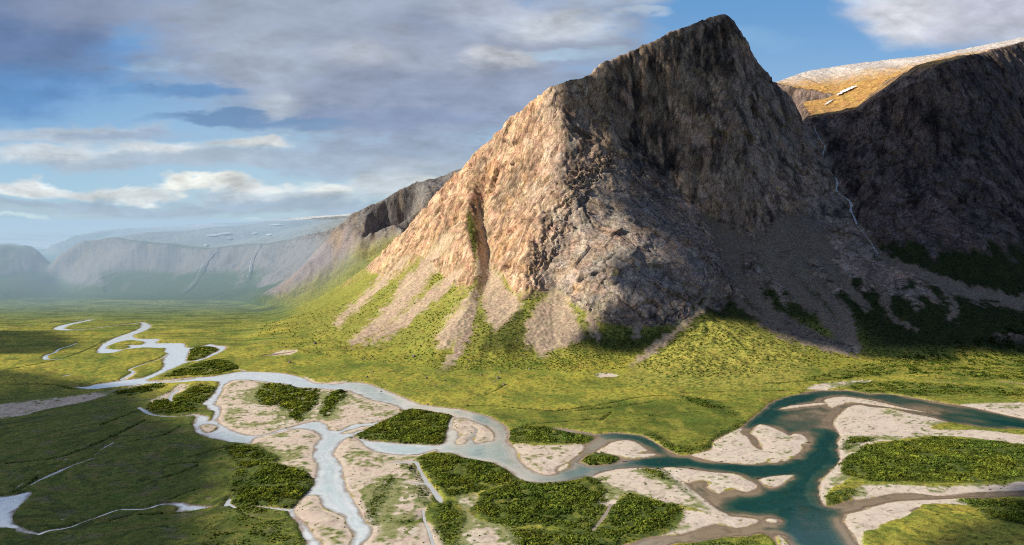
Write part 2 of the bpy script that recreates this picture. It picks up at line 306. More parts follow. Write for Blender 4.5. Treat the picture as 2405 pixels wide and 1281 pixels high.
SAND = [
 ISLANDS[0], ISLANDS[1], *ISLANDS[3:7], *ISLANDS[8:14], ISLANDS[15], ISLANDS[16], ISLANDS[17], ISLANDS[21],
 [(598,1030),(622,1023),(661,1012),(691,1006),(722,1008),(745,1017),(756,1028),(745,1046),(738,1064),(741,1083),(748,1095),(740,1125),(722,1113),(690,1103),(650,1090),(655,1075),(630,1062),(600,1046),(585,1045)],
 [(832,1027),(860,1033),(900,1040),(960,1045),(1030,1046),(1028,1060),(1009,1063),(980,1075),(970,1090),(990,1118),(1005,1140),(1015,1170),(1000,1200),(985,1220),(960,1232),(930,1236),(876,1236),(850,1215),(830,1175),(810,1140),(800,1090),(783,1066),(800,1042)],
 [(850,1234),(900,1236),(960,1234),(1000,1226),(1015,1240),(1040,1270),(1060,1320),(840,1320)],
 [(1069,1171),(1100,1164),(1127,1163),(1116,1188),(1100,1203),(1133,1225),(1187,1240),(1230,1268),(1235,1320),(1070,1320),(1085,1240),(1097,1230),(1084,1202)],
 [(1385,1120),(1420,1108),(1449,1102),(1495,1098),(1562,1099),(1600,1126),(1615,1140),(1660,1176),(1710,1208),(1700,1214),(1640,1200),(1600,1192),(1540,1176),(1480,1160),(1440,1190),(1405,1180),(1425,1150)],
 [(1604,1197),(1640,1204),(1700,1212),(1780,1221),(1780,1230),(1740,1242),(1690,1232),(1620,1251),(1562,1260),(1545,1262),(1590,1240),(1604,1215)],
 [(1960,988),(1980,965),(1996,955),(2022,949),(2060,957),(2120,968),(2190,980),(2230,992),(2190,1002),(2200,1012),(2290,1012),(2405,1024),(2500,1040),(2405,1046),(2300,1032),(2200,1026),(2110,1036),(2060,1042),(2030,1052),(2010,1066),(1985,1078),(1975,1100),(1980,1118),(2000,1124),(1970,1140),(1945,1160),(1938,1188),(1924,1178),(1922,1150),(1930,1128),(1965,1090),(1966,1040),(1972,1028),(1958,1000)],
 [(2010,1150),(2050,1140),(2120,1142),(2200,1146),(2300,1140),(2360,1142),(2420,1130),(2700,1118),(2700,1145),(2405,1154),(2200,1168),(2095,1162),(2040,1172),(2000,1172)],
 [(1984,1210),(2020,1200),(2068,1184),(2140,1176),(2180,1166),(2250,1174),(2320,1178),(2300,1190),(2190,1186),(2150,1198),(2130,1212),(2075,1236),(2030,1258),(2025,1290),(2000,1262),(1984,1236)],
 [(2255,952),(2405,948),(2700,950),(2700,1040),(2405,986),(2310,963)],
 [(1893,916),(1920,906),(1960,900),(2000,897),(2048,896),(2010,906),(1970,912),(1940,917)],
 [(-300,985),(17,950),(100,940),(200,928),(280,915),(330,902),(330,912),(270,926),(200,945),(100,965),(17,985),(-300,1020)],
 [(630,838),(660,830),(700,831),(680,839)],[(700,886),(722,888),(745,899),(780,899),(815,896),(800,904),(740,902),(722,893)],
 [(346,893),(380,876),(384,858),(380,846),(386,862),(372,878)],[(236,908),(280,895),(300,884),(320,878),(300,890),(262,904)],
 [(395,925),(420,905),(445,908),(430,920),(405,930),(390,940),(340,950),(380,930)],
 [(1000,955),(985,950),(960,940),(970,948)],[(1398,886),(1440,884),(1450,889),(1410,891)],
]
THICK = [   # willow thickets: (density, height factor, outline)
 (1.0,1.0,ISLANDS[2]),
 (1.0,1.0,[(979,1081),(1007,1070),(1058,1067),(1090,1078),(1128,1085),(1153,1090),(1177,1099),(1197,1111),(1211,1124),(1200,1135),(1150,1150),(1100,1162),(1060,1169),(1045,1164),(1035,1150),(1020,1135),(1005,1118),(990,1100)]),
 (.95,1.0,[(1211,1124),(1228,1132),(1260,1138),(1298,1138),(1344,1132),(1393,1123),(1412,1135),(1421,1165),(1418,1190),(1400,1215),(1370,1235),(1335,1245),(1300,1238),(1250,1236),(1220,1240),(1190,1236),(1140,1222),(1125,1205),(1103,1200),(1120,1185),(1130,1162),(1165,1151),(1200,1138)]),
 (.8,.9,[(1225,1300),(1205,1268),(1190,1248),(1240,1246),(1300,1251),(1350,1246),(1395,1222),(1402,1240),(1395,1252),(1410,1281),(1420,1310),(1320,1330)]),
 (.9,1.0,[(1402,1247),(1422,1221),(1436,1195),(1457,1174),(1485,1165),(1529,1176),(1590,1190),(1604,1199),(1599,1217),(1578,1242),(1543,1258),(1496,1267),(1440,1283),(1400,1290)]),
 (1.0,1.0,ISLANDS[7]),
 (.9,.9,[(1197,1012),(1240,1004),(1310,1009),(1340,1019),(1395,1030),(1365,1043),(1290,1043),(1230,1041),(1201,1039)]),
 (.8,.8,[(1512,1020),(1540,1022),(1590,1052),(1640,1052),(1690,1020),(1740,990),(1750,994),(1726,1010),(1677,1033),(1666,1054),(1610,1068),(1585,1064),(1557,1048),(1531,1032)]),
 (1.0,1.0,[(1975,1092),(1986,1077),(2016,1064),(2026,1051),(2075,1044),(2141,1036),(2200,1028),(2256,1034),(2321,1037),(2405,1047),(2700,1060),(2700,1126),(2405,1124),(2338,1134),(2256,1136),(2174,1136),(2124,1133),(2042,1133),(2009,1123),(1983,1116)]),
 (.9,.9,[(1971,1056),(1985,1040),(2003,1028),(2059,1031),(2030,1042),(2009,1051),(1985,1058)]),
 (.9,.8,[(1936,1170),(1952,1160),(1993,1152),(2016,1156),(2003,1169),(1976,1180),(1946,1188)]),
 (.9,.9,[(2249,1177),(2305,1173),(2405,1180),(2600,1190),(2600,1250),(2405,1240),(2321,1221),(2298,1198)]),
 (.9,1.0,[(600,932),(617,904),(638,901),(682,906),(720,913),(752,917),(743,953),(722,972),(708,990),(682,986),(677,969),(650,958),(612,951)]),
 (.95,1.0,[(752,969),(766,937),(789,918),(813,921),(813,937),(792,948),(785,967),(771,981),(757,979)]),
 (.8,.9,[(342,953),(380,940),(420,932),(440,917),(470,906),(506,911),(500,925),(470,950),(460,968),(400,974),(362,971)]),
 (.8,.9,[(265,922),(349,906),(382,903),(384,912),(349,922),(298,934)]),
 (.8,1.0,[(527,1042),(562,1044),(606,1056),(636,1069),(653,1080),(646,1088),(620,1095),(599,1107),(578,1130),(553,1160),(540,1150),(560,1100),(540,1070)]),
 (1.0,1.1,[(545,1184),(556,1165),(576,1142),(613,1102),(646,1092),(683,1101),(720,1115),(734,1137),(725,1151),(704,1177),(685,1194),(660,1192),(615,1185),(567,1189)]),
 (.85,.7,[(857,1210),(869,1177),(888,1149),(914,1122),(930,1128),(902,1172),(893,1205),(888,1233),(869,1235)]),
 (.7,.7,[(925,1222),(955,1224),(985,1212),(1008,1196),(1014,1200),(990,1222),(955,1234),(930,1232)]),
 (.75,.7,[(1019,1190),(1042,1177),(1060,1176),(1083,1203),(1096,1230),(1083,1242),(1070,1290),(1046,1290),(1021,1240)]),
 (.7,.7,[(945,1090),(970,1093),(990,1120),(1005,1140),(985,1132)]),
 (.75,.7,[(970,1140),(1000,1142),(1012,1165),(1020,1180),(1000,1190),(985,1165)]),
 (.7,.8,[(1500,1102),(1545,1098),(1568,1110),(1575,1125),(1560,1130),(1540,1120),(1515,1112)]),
 (.6,.7,[(1580,1128),(1610,1140),(1632,1158),(1610,1164),(1588,1146)]),
 (.5,.5,[(1580,1285),(1694,1267),(1776,1258),(1800,1262),(1770,1285),(1650,1330)]),
 (.7,.9,[(378,888),(440,862),(500,846),(540,850),(560,866),(515,880),(450,884)]),(.7,.9,ISLANDS[19]),
 (.45,.7,[(2000,900),(2090,898),(2200,903),(2405,915),(2500,925),(2500,940),(2405,936),(2260,930),(2141,930),(2089,924),(2042,923),(1996,916)]),
 (.35,.7,[(1890,895),(2000,868),(2200,848),(2405,830),(2600,825),(2600,900),(2405,895),(2200,885),(2050,886),(1950,898)]),
 (.5,.7,[(1600,933),(1640,936),(1690,950),(1740,975),(1722,978),(1660,962),(1610,945)]),
 (.35,.55,[(585,1150),(640,1205),(720,1270),(735,1320),(500,1340),(430,1290),(520,1230)]),
]
GULLYLINES = [  # dark shrub lines and runnels across the meadows (px, py, width m)
 [(1100,955,5),(1160,955,5),(1230,962,6),(1290,967,7),(1340,963,8),(1420,950,9),(1480,938,8),(1540,932,7),(1620,934,6)],
 [(1340,968,6),(1400,962,7),(1460,955,7),(1530,945,7)],[(1410,990,5),(1425,978,6),(1436,970,5)],[(1500,985,4),(1560,975,5),(1640,968,4)],
 [(1230,1000,4),(1330,992,5),(1420,985,5)],[(1140,930,3),(1160,922,3),(1172,915,4),(1185,908,6)],
 [(240,1000,6),(320,968,7),(400,950,6)],[(17,1090,5),(120,1080,5),(200,1055,6),(300,1010,6),(340,990,5)],[(90,1120,5),(60,1145,5),(30,1160,5)],
 [(400,1175,4),(440,1160,4),(470,1150,3)],[(330,1130,3),(380,1125,3),(430,1110,3),(465,1095,3)],[(395,1095,3),(450,1088,3),(490,1088,3)],[(450,1075,3),(500,1060,4),(540,1050,4)],
 [(230,1235,3),(300,1215,3),(380,1210,3),(450,1205,3)],[(560,1200,3),(580,1215,4),(620,1225,3),(680,1228,3)],[(430,1000,4),(380,1025,4),(300,1040,4)],
 [(960,885,4),(1000,880,3),(1060,882,3)],[(1800,905,6),(1870,900,8),(1940,895,7),(2000,885,7),(2080,868,6)],
 [(1600,925,5),(1700,922,5),(1800,920,6),(1860,918,6)],[(2200,890,6),(2300,895,7),(2340,890,8),(2405,892,6)],[(2140,930,4),(2260,932,4),(2405,938,5)],
 [(440,862,5),(500,848,6),(545,842,6)],[(250,800,7),(200,825,7),(120,850,8),(17,870,9)],[(30,905,8),(120,905,8),(180,915,7),(260,905,6)],
]
# ---- slope covers, outlines on the visible faces (px, py)
SCREE = [
 [(1110,480),(1138,488),(1150,560),(1160,620),(1185,668),(1225,712),(1205,742),(1160,772),(1138,745),(1132,690),(1118,640),(1128,560)],
 [(1122,690),(1080,718),(1030,780),(1028,822),(1075,800),(1110,750)],
 [(1300,678),(1332,702),(1366,770),(1374,792),(1330,812),(1285,832),(1250,822),(1233,800),(1238,760),(1268,712)],
 [(1640,488),(1700,530),(1770,562),(1802,535),(1845,502),(1925,518),(1945,555),(1970,600),(1950,615),(1920,598),(1890,618),(1850,592),(1800,618),(1760,592),(1722,622),(1692,585),(1660,530)],
]
SCREE_S = [  # (px, py, half width px)
 [(1115,690,10),(1105,760,10),(1085,810,12),(1055,855,10),(1022,890,5)],
 [(1705,600,16),(1745,660,20),(1800,725,17),(1860,768,18),(1920,800,16),(1990,825,10)],
 [(1800,610,25),(1880,690,18),(1940,745,16),(1990,800,25),(2010,820,12)],
 [(1850,610,18),(1925,680,16),(1985,740,18),(1995,790,18)],
 [(1930,600,14),(1985,670,13),(2040,720,10)],
 [(2030,610,5),(2075,700,5),(2098,742,7),(2150,775,4)],
 [(2070,600,8),(2120,625,10),(2190,655,14),(2260,680,16),(2330,695,16),(2405,712,18),(2600,735,20)],
 [(2200,660,8),(2240,720,10),(2225,750,6)],
 [(1700,650,6),(1650,720,8),(1600,770,7),(1540,815,8),(1480,868,6)],
 [(1010,630,16),(950,700,18),(880,770,16),(830,805,10)],[(1080,640,14),(1010,700,14),(930,765,14),(880,800,8)],[(950,610,12),(870,690,10),(790,760,8)],[(1050,560,16),(1000,620,12),(930,690,8)],
 [(1725,702,7),(1765,732,9),(1830,775,14),(1890,800,12)],
 [(1390,745,14),(1400,790,9)],[(1500,765,12),(1495,790,8)],
]
VEG = [
 [(1087,515),(1112,505),(1122,560),(1122,610),(1108,645),(1080,610)],
 [(1286,208),(1340,183),(1366,196),(1378,262),(1350,262),(1325,228),(1300,215)],
 [(1185,720),(1235,730),(1232,800),(1250,830),(1220,850),(1150,850),(1120,830),(1150,780)],
 [(1375,770),(1450,790),(1560,775),(1610,755),(1660,705),(1695,655),(1720,690),(1690,750),(1600,790),(1480,860),(1420,850),(1330,830)],
 [(1020,840),(1090,830),(1150,850),(1250,845),(1330,835),(1400,850),(1480,870),(1500,900),(1000,905)],
]
DARK = [  # darker rock patches in the recess and on the upper cliffs
 [(1470,290),(1510,280),(1590,300),(1600,380),(1570,430),(1520,400),(1480,380)],
 [(1440,150),(1530,110),(1560,120),(1545,200),(1500,270),(1450,250)],
 [(1600,70),(1700,40),(1720,120),(1660,180),(1610,150)],
 [(1350,350),(1380,360),(1375,460),(1350,470)],
]
# ---------------------------------------------------------------- survey grid: finer where it is nearer
cpx = np.concatenate([np.arange(-700, -60, 10), np.arange(-60, 2466, 2.7), np.arange(2466, 3100, 10)])
U = (cpx-W0/2)/FPX
rows_py = np.concatenate([np.arange(1560, 1300, -4), np.arange(1300, 885, -1.6)])
D = np.concatenate([FPX*CAMZ/(rows_py-540)])
D = np.concatenate([D, np.arange(D[-1]+1.9, 2950, 1.9)])
D = np.concatenate([D, np.arange(2954, 3700, 5)])
D = np.concatenate([D, 3700*1.0055**np.arange(0, 245)])
NR, NC = len(D), len(U)
X = (D[:, None]*U[None, :]); Y = np.repeat(D[:, None], NC, 1)
log('grid', NR, NC)
# smoothed relief and its fall-line streaks (screes and runnels follow the slope)
A, rx0, ry0, rst = NEAR
SM = gauss(A, 1.5); SOFT = gauss(A, 6)
gy, gx = np.gradient(SOFT, rst)
gl = np.hypot(gx, gy)+1e-6
def lic(cell, seed, steps, h):
    ny, nx = A.shape
    n = rng.random((ny//cell+2, nx//cell+2))
    n = gauss(n, .6)
    N = (n, 0.0, 0.0, float(cell))
    jj, ii = np.meshgrid(np.arange(ny), np.arange(nx), indexing='ij')
    acc = np.zeros_like(A); 
    G = (gx/gl, 0., 0., 1.); G2 = (gy/gl, 0., 0., 1.)
    for sgn in (1, -1):
        px_, py_ = ii.astype(float), jj.astype(float)
        for k in range(steps):
            acc += bil(N, px_, py_)
            vx = bil(G, px_, py_); vy = bil(G2, px_, py_)
            px_ = np.clip(px_+sgn*h*vx, 0, nx-2); py_ = np.clip(py_+sgn*h*vy, 0, ny-2)
    acc /= 2*steps
    return (acc-acc.mean())/acc.std()
L1 = lic(3, 1, 34, 1.6); L2 = lic(7, 2, 26, 3.0)
log('lic')
def H(x, y):
    hn = bil((SM, rx0, ry0, rst), x, y); hs = bil((SOFT, rx0, ry0, rst), x, y)
    hf = bil(FARS, x, y)
    w = np.maximum(sstep(3400, 3720, y), sstep(2200, 2500, np.abs(x)))
    k = sstep(70, 170, hn)
    return mix(mix(hs, hn, k), hf, w)
FARS = (gauss(FAR[0], .9), *FAR[1:])
Z = H(X, Y)
PX, PY = proj(X, Y, Z)
# ---------------------------------------------------------------- masks in plan
def smooth(poly, n=3, closed=True):
    P = np.array(poly, float); out = []
    m = len(P)
    for i in range(m if closed else m-1):
        if closed: a, b, c, d = P[i-1], P[i], P[(i+1) % m], P[(i+2) % m]
        else: a, b, c, d = P[max(i-1, 0)], P[i], P[i+1], P[min(i+2, m-1)]
        for k in range(n):
            t = k/n
            out.append(.5*(2*b+(c-a)*t+(2*a-5*b+4*c-d)*t*t+(3*b-a-3*c+d)*t**3))
    if not closed: out.append(P[-1])
    return np.array(out)
def plan(poly): return np.array([gnd(p[0], p[1])[:2] for p in poly])
NF = int(np.searchsorted(D, 3600))
BIG = F32(60)
def seg_slice(p, q, pad):
    y0 = min(p[1], q[1])-pad; y1 = max(p[1], q[1])+pad
    r0 = np.searchsorted(D, y0); r1 = min(np.searchsorted(D, y1), NF)
    if r1 <= r0: return None
    xl = min(p[0], q[0])-pad; xh = max(p[0], q[0])+pad
    ya, yb = max(y0, D[r0]), D[r1-1]
    u0 = min(xl/ya, xl/yb); u1 = max(xh/ya, xh/yb)
    c0 = np.searchsorted(U, u0); c1 = np.searchsorted(U, u1)
    if c1 <= c0: return None
    return slice(r0, r1), slice(c0, c1)
def sd_poly(P, pad=40, warp=True):
    """signed distance (m, positive inside) of the plan outline P on the survey grid"""
    dist = np.full((NF, NC), BIG); flip = np.zeros((NF, NC+1), np.int32)
    m = len(P)
    for i in range(m):
        p, q = P[i], P[(i+1) % m]
        s = seg_slice(p, q, pad)
        if s is not None:
            xs, ys = X[s], Y[s]
            e = q-p; l2 = max(e@e, 1e-9)
            t = np.clip(((xs-p[0])*e[0]+(ys-p[1])*e[1])/l2, 0, 1)
            dd = np.hypot(xs-p[0]-t*e[0], ys-p[1]-t*e[1])
            np.minimum(dist[s], dd, out=dist[s])
        lo, hi = (p, q) if p[1] < q[1] else (q, p)
        r0 = np.searchsorted(D, lo[1]); r1 = min(np.searchsorted(D, hi[1]), NF)
        if r1 > r0:
            rr = np.arange(r0, r1)
            xc = lo[0]+(D[rr]-lo[1])/(hi[1]-lo[1])*(hi[0]-lo[0])
            flip[rr, np.searchsorted(U, xc/D[rr])] += 1
    ins = (np.cumsum(flip, 1)[:, :NC] % 2).astype(bool)
    return np.where(ins, dist, -dist).astype(F32)
def sd_line(P, pad=40):
    """half width minus distance for a line with widths; P rows (x, y, width)"""
    out = np.full((NF, NC), -BIG)
    for p, q in zip(P[:-1], P[1:]):
        s = seg_slice(p[:2], q[:2], pad+max(p[2], q[2]))
        if s is None: continue
        xs, ys = X[s], Y[s]
        e = q[:2]-p[:2]; l2 = max(e@e, 1e-9)
        t = np.clip(((xs-p[0])*e[0]+(ys-p[1])*e[1])/l2, 0, 1)
        dd = np.hypot(xs-p[0]-t*e[0], ys-p[1]-t*e[1])
        np.maximum(out[s], (p[2]+(q[2]-p[2])*t)/2-dd, out=out[s])
    return out
def line(l):
    s = smooth([(*gnd(a, b)[:2], w) for a, b, w in l], 4, False); s[:, 2] = np.maximum(s[:, 2], .6); return s
XF, YF = X[:NF], Y[:NF]
wob = (fbm2(XF/22, YF/22, 3, 5)*2.2+fbm2(XF/5, YF/5, 2, 9)*.8)
wb = plan(smooth(RIVER[0], 3)); Wr = sd_poly(wb)
isl = np.full((NF, NC), -BIG)
for p in ISLANDS: np.maximum(isl, sd_poly(plan(smooth(p, 3))), out=isl)
Wr = np.minimum(Wr, -isl)
Wl = sd_poly(plan(smooth(LAKE, 3))); Wp = sd_poly(plan(smooth(POOL, 3)))
Ws = np.full((NF, NC), -BIG); Wd = []
for l in STREAMS:
    s = sd_line(line(l)); Wd.append(s); np.maximum(Ws, s, out=Ws)
WW = np.maximum(np.maximum(Wr, Wl), np.maximum(Wp, Ws))
flat = sstep(14, 5, Z[:NF])
sand = np.full((NF, NC), -BIG)
for p in SAND: np.maximum(sand, sd_poly(plan(smooth(p, 3))), out=sand)
TD = np.zeros((NF, NC), F32); TS = np.full((NF, NC), -BIG)
for den, hf, p in THICK:
    s = sd_poly(plan(smooth(p, 3))); TS = np.maximum(TS, s)
    TD = np.maximum(TD, den*sstep(-3, 1.5, s+wob*1.6))
GLN = np.full((NF, NC), -BIG)
for l in GULLYLINES: np.maximum(GLN, sd_line(line(l)), out=GLN)
DEEP = [[(1880,930,30),(1830,950,26),(1790,975,22),(1765,1000,14)],[(1945,1015,30),(1950,1060,34),(1930,1100,34),(1895,1140,40),(1888,1185,38),(1905,1230,36),(1940,1290,30)],
        [(1240,1122,16),(1320,1128,18),(1400,1108,20),(1500,1088,20),(1600,1088,20),(1700,1100,24),(1800,1106,28),(1890,1095,36)],[(1170,1000,16),(1192,1030,20),(1205,1070,22),(1230,1110,18)],
        [(1830,1170,26),(1760,1190,20),(1700,1200,10)],[(1560,1045,10),(1500,1025,10),(1430,1022,8)],[(2405,1000,14),(2250,975,10)]]
SHAL = [[(1880,985,50),(1950,965,40),(1930,1000,34),(1880,1040,26)],[(1670,1165,16),(1720,1178,22),(1770,1160,18)],[(1500,1278,26),(1600,1265,26),(1720,1255,30)],[(1420,1040,22),(1385,1060,20),(1345,1095,20),(1320,1015,10)],
        [(1140,1050,30),(1090,1055,30)],[(1760,1015,10),(1775,1055,8)],[(2160,955,40),(2300,985,30)],[(1960,1230,20),(1980,1270,24)],[(1980,1190,10),(2200,1168,16),(2405,1160,16)]]
dp = np.zeros((NF, NC)); sh = np.zeros((NF, NC))
for l in DEEP: dp = np.maximum(dp, sstep(-26, 14, sd_line(line(l))))
for l in SHAL: sh = np.maximum(sh, sstep(-20, 10, sd_line(line(l))))
log('masks')
# ---------------------------------------------------------------- relief detail and surface colours
Wn = WW+wob*np.clip(WW/-40+1, 0, 1)*np.where(np.abs(WW) < 4, .55, 1.)*sstep(0, 3, np.abs(Wr-WW)+3)
Wn = np.where(Ws >= WW-.01, WW+wob*.25, Wn)
Wn = np.where(flat > .3, Wn, -BIG)
gy2, gx2 = np.gradient(bil((SOFT, rx0, ry0, rst), X, Y)) if False else (None, None)
# slope from the smoothed raster
sgy, sgx = np.gradient(SM, rst)
sl = np.hypot(sgx, sgy)
SLOPE = bil((sl, rx0, ry0, rst), X, Y)
fgy, fgx = np.gradient(FARS[0], FARS[3])
isfar = sstep(3400, 3720, Y)
SLOPE = mix(SLOPE, bil((np.hypot(fgx, fgy), *FARS[1:]), X, Y), isfar)
S1 = bil((L1, rx0, ry0, rst), X, Y); S2 = bil((L2, rx0, ry0, rst), X, Y)
S1 = np.where(isfar > .5, 0, S1); S2 = np.where(isfar > .5, 0, S2)
# outlines on the visible slopes
qx = PX+fbm2(X/26, Z/26+Y/26, 3, 31)*11+S1*4; qy = PY+fbm2(X/26+40, Z/26-Y/26, 3, 37)*11
def px_poly(poly, soft=12):
    P = smooth(poly, 3)
    out = np.zeros((NR, NC), F32)
    lo = P.min(0)-20; hi = P.max(0)+20
    m = (qx > lo[0]) & (qx < hi[0]) & (qy > lo[1]) & (qy < hi[1]) & (Y > 1400) & (Y < 3000)
    x = qx[m]; y = qy[m]
    best = np.full(x.shape, 1e6); ins = np.zeros(x.shape, bool)
    for i in range(len(P)):
        a, b = P[i-1], P[i]; e = b-a
        t = np.clip(((x-a[0])*e[0]+(y-a[1])*e[1])/max(e@e, 1e-9), 0, 1)
        best = np.minimum(best, (x-a[0]-t*e[0])**2+(y-a[1]-t*e[1])**2)
        if a[1] != b[1]: ins ^= ((a[1] > y) != (b[1] > y)) & (x < a[0]+(y-a[1])*e[0]/(b[1]-a[1]))
    s = np.sqrt(best)*np.where(ins, 1, -1)
    out[m] = sstep(-soft, soft, s)
    return out
def px_line(l, soft=8):
    P = smooth(l, 4, False); out = np.zeros((NR, NC), F32)
    lo = P[:, :2].min(0)-40; hi = P[:, :2].max(0)+40
    m = (qx > lo[0]) & (qx < hi[0]) & (qy > lo[1]) & (qy < hi[1]) & (Y > 1400) & (Y < 3000)
    x = qx[m]; y = qy[m]; best = np.full(x.shape, -1e3)
    for a, b in zip(P[:-1], P[1:]):
        e = (b-a)[:2]
        t = np.clip(((x-a[0])*e[0]+(y-a[1])*e[1])/max(e@e, 1e-9), 0, 1)
        best = np.maximum(best, a[2]+(b[2]-a[2])*t-np.hypot(x-a[0]-t*e[0], y-a[1]-t*e[1]))
    out[m] = sstep(-soft, soft, best)
    return out
scree = np.zeros((NR, NC), F32); veg_o = scree.copy(); dark_o = scree.copy()
for p in SCREE: np.maximum(scree, px_poly(p), out=scree)
for l in SCREE_S: np.maximum(scree, px_line(l)*sstep(-2.8, -1.2, S1+S2*.4+fbm2(X/15, Y/15, 2, 3)*.8), out=scree)
for p in VEG: np.maximum(veg_o, px_poly(p, 10), out=veg_o)
for p in DARK: np.maximum(dark_o, px_poly(p, 22), out=dark_o)
log('slope outlines')
n_lo = fbm2(X/180, Y/180, 3, 41); n_md = fbm2(X/40, Y/40, 3, 43); n_hi = fbm2(X/9, Y/9, 3, 47); n_px = fbm2(X/3.2, Y/3.2, 2, 53)
gully_x = np.interp(D, [p[2] for p in sorted(BL['gully'], key=lambda p: p[2])], [at(*p)[0] for p in sorted(BL['gully'], key=lambda p: p[2])])
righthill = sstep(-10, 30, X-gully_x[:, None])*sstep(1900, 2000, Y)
# vegetation against rock: low ground green, steep ground bare, tongues along the fall line
vline = np.where(righthill > .5, 235+25*sstep(1350, 1450, PX), mix(215, 150, sstep(1000, 1170, PX)))+S1*34+S2*26+n_md*34
wide = sstep(1150, 950, PX)
ridge2 = sstep(2830, 2900, Y)*sstep(300, 100, X)*(1-isfar)
vline = mix(vline+S1*42*wide, 265+n_md*50+S1*45, ridge2)
veg = sstep(1, -1, (Z-vline)/mix(18, 46, np.maximum(wide, ridge2)))*sstep(1.02, .70, SLOPE+n_hi*.08-.12*wide-.75*ridge2-.2*sstep(1640, 1720, PX))
veg = np.maximum(veg, veg_o*sstep(1.5, .9, SLOPE))
scree = np.clip(scree*sstep(-.9, .1, n_hi*.75+n_md*.5+n_px*.7+(scree-.5)*1.9+.1), 0, 1)
veg = veg*(1-scree)
veg = np.where(Z < 9, 1.0, veg)
ledge = sstep(.35, .75, n_md+S1*.15)*sstep(.95, .5, SLOPE)*sstep(120, 240, Z)
back = sstep(2950, 3050, Y)                       # far ridges: green foot, bare cliffs, pale tops
rock = np.clip(1-veg-scree, 0, 1)
plateau = sstep(.80, .58, SLOPE+n_md*.05)*sstep(600, 760, Z)*sstep(0, 60, X-gully_x[:, None]+(Y-2700)*.3)
# ---- cliffs: joints, ribs, blocks
steep = sstep(.45, 1.1, SLOPE)
R = rock*sstep(25, 70, Z)
sel = (R > .02) & (Y < 3720)
x = X[sel].astype(F32); y = Y[sel].astype(F32); z = Z[sel].astype(F32)
wx = fbm3(x/90, y/90, z/90, 3, 61)*26; wz = fbm3(x/90+9, y/90, z/90+5, 3, 67)*26
wx2 = fbm3(x/24, y/24, z/24, 2, 62)*6
big = fbm3((x+wx)/150, (y+wx)/150, (z+wz)/210, 4, 71, .52, True)
rib = fbm3((x+wx*.6+z*.10+wx2)/30, (y+wx*.6)/30, z/150, 3, 73, .5, True)
dome = px_poly([(1240,700),(1300,560),(1340,480),(1440,380),(1560,500),(1690,620),(1690,660),(1600,750),(1480,775),(1350,720)], 30)[sel]
zs = mix(120, 64, dome)
f1, f2, cid, t1 = voronoi3((x+wx*.8+z*.42+wx2)/mix(44, 60, dome), (y+wx*.8)/mix(44, 60, dome), (z+wz*.8-x*.3)/zs, 79)
g1, g2, cid2, t2 = voronoi3((x+wx*.6-z*.22+wx2*.8)/13, (y+wz*.5)/13, (z+wx*.4+x*.35)/34, 83)
k1, k2, cid3, t3 = voronoi3((x+wx2+z*.3)/5.5, (y+wx2)/5.5, z/11, 89)
rib2 = fbm3((x+wx*.4+wx2*.6)/11, (y+wx*.4)/11, z/85, 2, 75, .5, True)
dg = perlin3((x*.75+z*.8+wx*1.5)/95, (y+wz)/140, (z*.8-x*.6+wz*1.5)/260, 131); dg2 = perlin3((x*.7-z*.85+wx)/60, y/110, (z*.7+x*.7+wz)/190, 133)
diag = np.maximum(sstep(.035, .006, np.abs(dg)), .8*sstep(.03, .006, np.abs(dg2)))
fine = fbm3(x/6, y/6, z/8, 2, 97)
r = R[sel]; st = steep[sel]*(1-.55*ridge2[sel])
crack = sstep(.10, .015, f2-f1); crack2 = sstep(.13, .02, g2-g1); crack3 = sstep(.16, .03, k2-k1)
cliff = sstep(1380, 1480, PX[sel])*sstep(560, 480, PY[sel]-.25*(PX[sel]-1500))
left = sstep(1320, 1220, PX[sel])
disp = (big-.2)*mix(5., 3.5, cliff)+rib*mix(4.5, 2.5, dome)+(S1[sel]*1.5+S2[sel]*1.9)*(1-.3*cliff)*(1+.9*sstep(1150, 1000, PX[sel]))+t1*mix(9., 6., cliff)+(cid-.5)*mix(4.0, 2.2, cliff)+rib2*mix(1.9, .5, dome)*st+t2*1.5+(cid2-.5)*.8+t3*.5+(cid3-.5)*.3-diag*2.6+fine*.4
crack *= .75*(cid2 > .3); 
amp = np.clip(r*(.3+.7*st), 0, 1)
disp = disp*amp
DISP = np.zeros((NR, NC), F32); DISP[sel] = disp
hgx = np.where(isfar > .5, 0, bil((sgx, rx0, ry0, rst), X, Y)); hgy = np.where(isfar > .5, 0, bil((sgy, rx0, ry0, rst), X, Y))
# far cliffs
selF = (Y >= 3000) & (Z > 20) & (X < 1200)
xf, yf, zf = X[selF].astype(F32), Y[selF].astype(F32), Z[selF].astype(F32)
fr = fbm3(xf/160, yf/160, zf/400, 4, 101, .55, True)*sstep(.25, .7, SLOPE[selF])*22
DZ = np.zeros((NR, NC), F32); DZ[selF] += fr+fbm2(xf/300, yf/300, 4, 103)*np.where(yf > 3700, 9, 3)
nl = np.sqrt(1+hgx**2+hgy**2)
VX = X-hgx/nl*DISP; VY = Y-hgy/nl*DISP; VZ = Z+DISP/nl+DZ
# soil creep, runnels and talus roughness
low = np.clip(1-R, 0, 1)
VZ += low*sstep(6, 30, Z)*(S1*1.5+S2*1.6+n_md*2.2+n_hi*.9)*np.where(Y < 3400, 1, 0)
VZ += px_poly([(1470,872),(1560,815),(1690,752),(1800,800),(1900,852),(1850,905),(1500,905)], 20)*(S1*1.6+n_md*1.8+np.abs(n_hi)*1.2)
VZ += low*scree*(n_px*.5+n_hi*.5)
